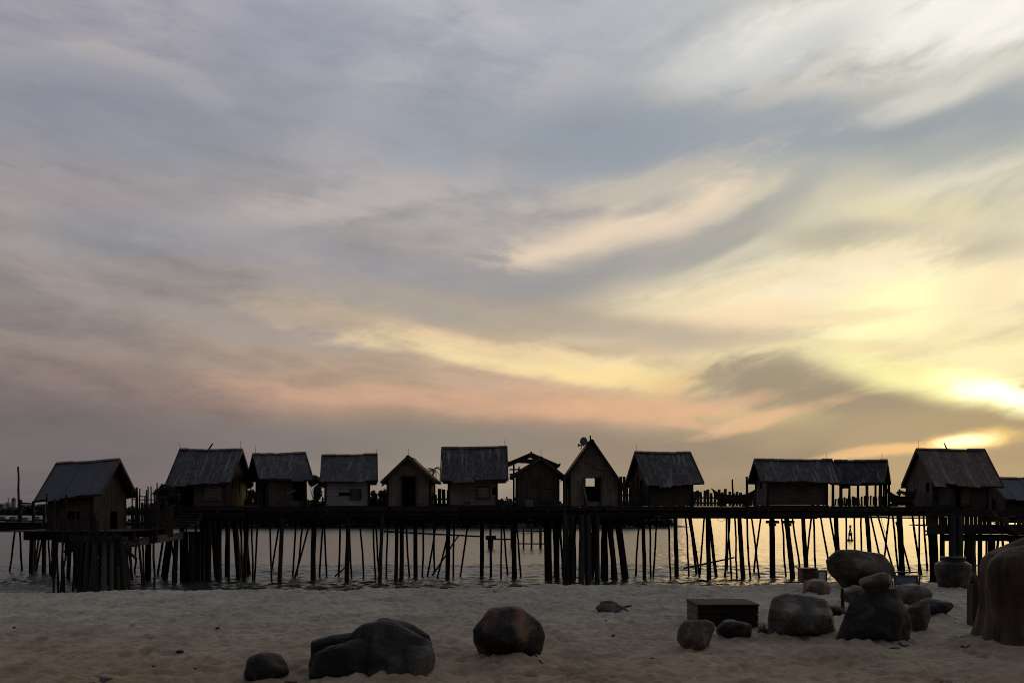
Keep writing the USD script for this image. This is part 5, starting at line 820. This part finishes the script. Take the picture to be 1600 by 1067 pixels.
# driftwood, twigs, pebbles, grass
t = thing('driftwood', 'lump of driftwood with a forked branch on the open sand', 'driftwood', tuple(P(957, 957, GRD(957)))); d = GRD(957); DW = wood('drift_wood', (.036, .030, .026), (.11, .095, .082), grain=(4, 20, 20), bump=.8)
mm = m3.Manifold.batch_hull([m3.Manifold.sphere(rr, 14).translate(tuple(P(x, y, d) + (0, q, 0))) for x, y, rr, q in ((937, 950, .05, 0), (944, 945, .06, .05), (952, 942, .05, 0), (962, 947, .06, .05), (964, 953, .05, -.03), (940, 955, .05, .02), (954, 954, .05, -.08))]).refine_to_length(.02).to_mesh(); me = trimesh.Trimesh(mm.vert_properties[:, :3], mm.tri_verts)
trimesh.smoothing.filter_taubin(me, iterations=6); me.vertices = me.vertices + me.vertex_normals * ((meshkit.fbm(me.vertices * 9, 4, 3) - .5) * .07)[:, None]; part(t, 'lump', me, DW, smooth=60)
for pts, r0 in (((( 962, 946), (972, 950), (981, 956), (986, 959)), .04), (((972, 949), (980, 947), (987, 946)), .022), (((938, 948), (934, 947), (931, 951)), .018)): part(t, 'branch', MB().tube([P(x, y, d) + (0, rng.uniform(-.02, .02), 0) for x, y in pts], np.linspace(r0, r0 * .6, len(pts)), 7), DW, smooth=50)
def stick(label, x0, y0, x1, y1, r):
    a, c = P(x0, y0, GRD(y0)), P(x1, y1, GRD(y1)); n = 6; q = [a + (c - a) * k / (n - 1) for k in range(n)]
    for i, p in enumerate(q): p[2] = ground(p[0], p[1]) + r * .6; p[1] += .02 * math.sin(i * 2)
    top('twig', MB().tube(q, np.linspace(r, r * .5, n), 6), DW, label, 'twig', a, smooth=50)
stick('bent twig on the sand in front of the jagged boulder', 1391, 1013, 1406, 1017, .012); stick('dark twig on the sand right of the jagged boulder', 1406, 1007, 1419, 1013, .014); stick('thin twig curving over the sand right of the rust stained boulder', 834, 1029, 852, 1036, .012); stick('dark twig lying left of the stump', 1502, 1005, 1512, 1006, .016); stick('twig at the foot of the stump', 1503, 1013, 1515, 1014, .016)
for i, (px, py, w) in enumerate(((54, 971, .032), (340, 986, .026), (281, 1022, .038), (22, 981, .02), (240, 1046, .02), (305, 1049, .022), (958, 995, .026), (946, 974, .034), (1095, 927, .03), (1020, 1033, .03))):
    d = GRD(py); p = P(px, py, d); m_ = trimesh.creation.icosphere(2, 1.0); m_.vertices *= (w, w * .8, w * .5); m_.vertices += m_.vertex_normals * ((meshkit.fbm(m_.vertices * 30 + i, 3, i) - .5) * w * .8)[:, None]
    p[2] = ground(p[0], d) + w * .2; m_.apply_translation(p); top('pebble', m_, STONE[0], 'small dark pebble lying on the open sand', 'pebble', p, smooth=True, group='dark pebbles strewn over the open sand')
p = P(1194, 991, GRD(991)); r = np.random.default_rng(9); b = MB()
for k in range(70):
    q = p + np.array((r.uniform(-.08, .08), r.uniform(-.04, .06), -.02)); h = r.uniform(.06, .19); ln = np.array((r.uniform(-.05, .05), r.uniform(-.03, .03), h)); w = np.array((.004, 0, 0)); b.add([q - w, q + w, q + ln * .6 + w * .8, q + ln * .6 - w * .8, q + ln + (ln[0] * .5, 0, -.01)], [[0, 1, 2], [0, 2, 3], [3, 2, 4]])
top('grass_tuft', b, LEAF, 'little grass tuft between the wooden box and the flat topped boulder', 'grass tuft', p)
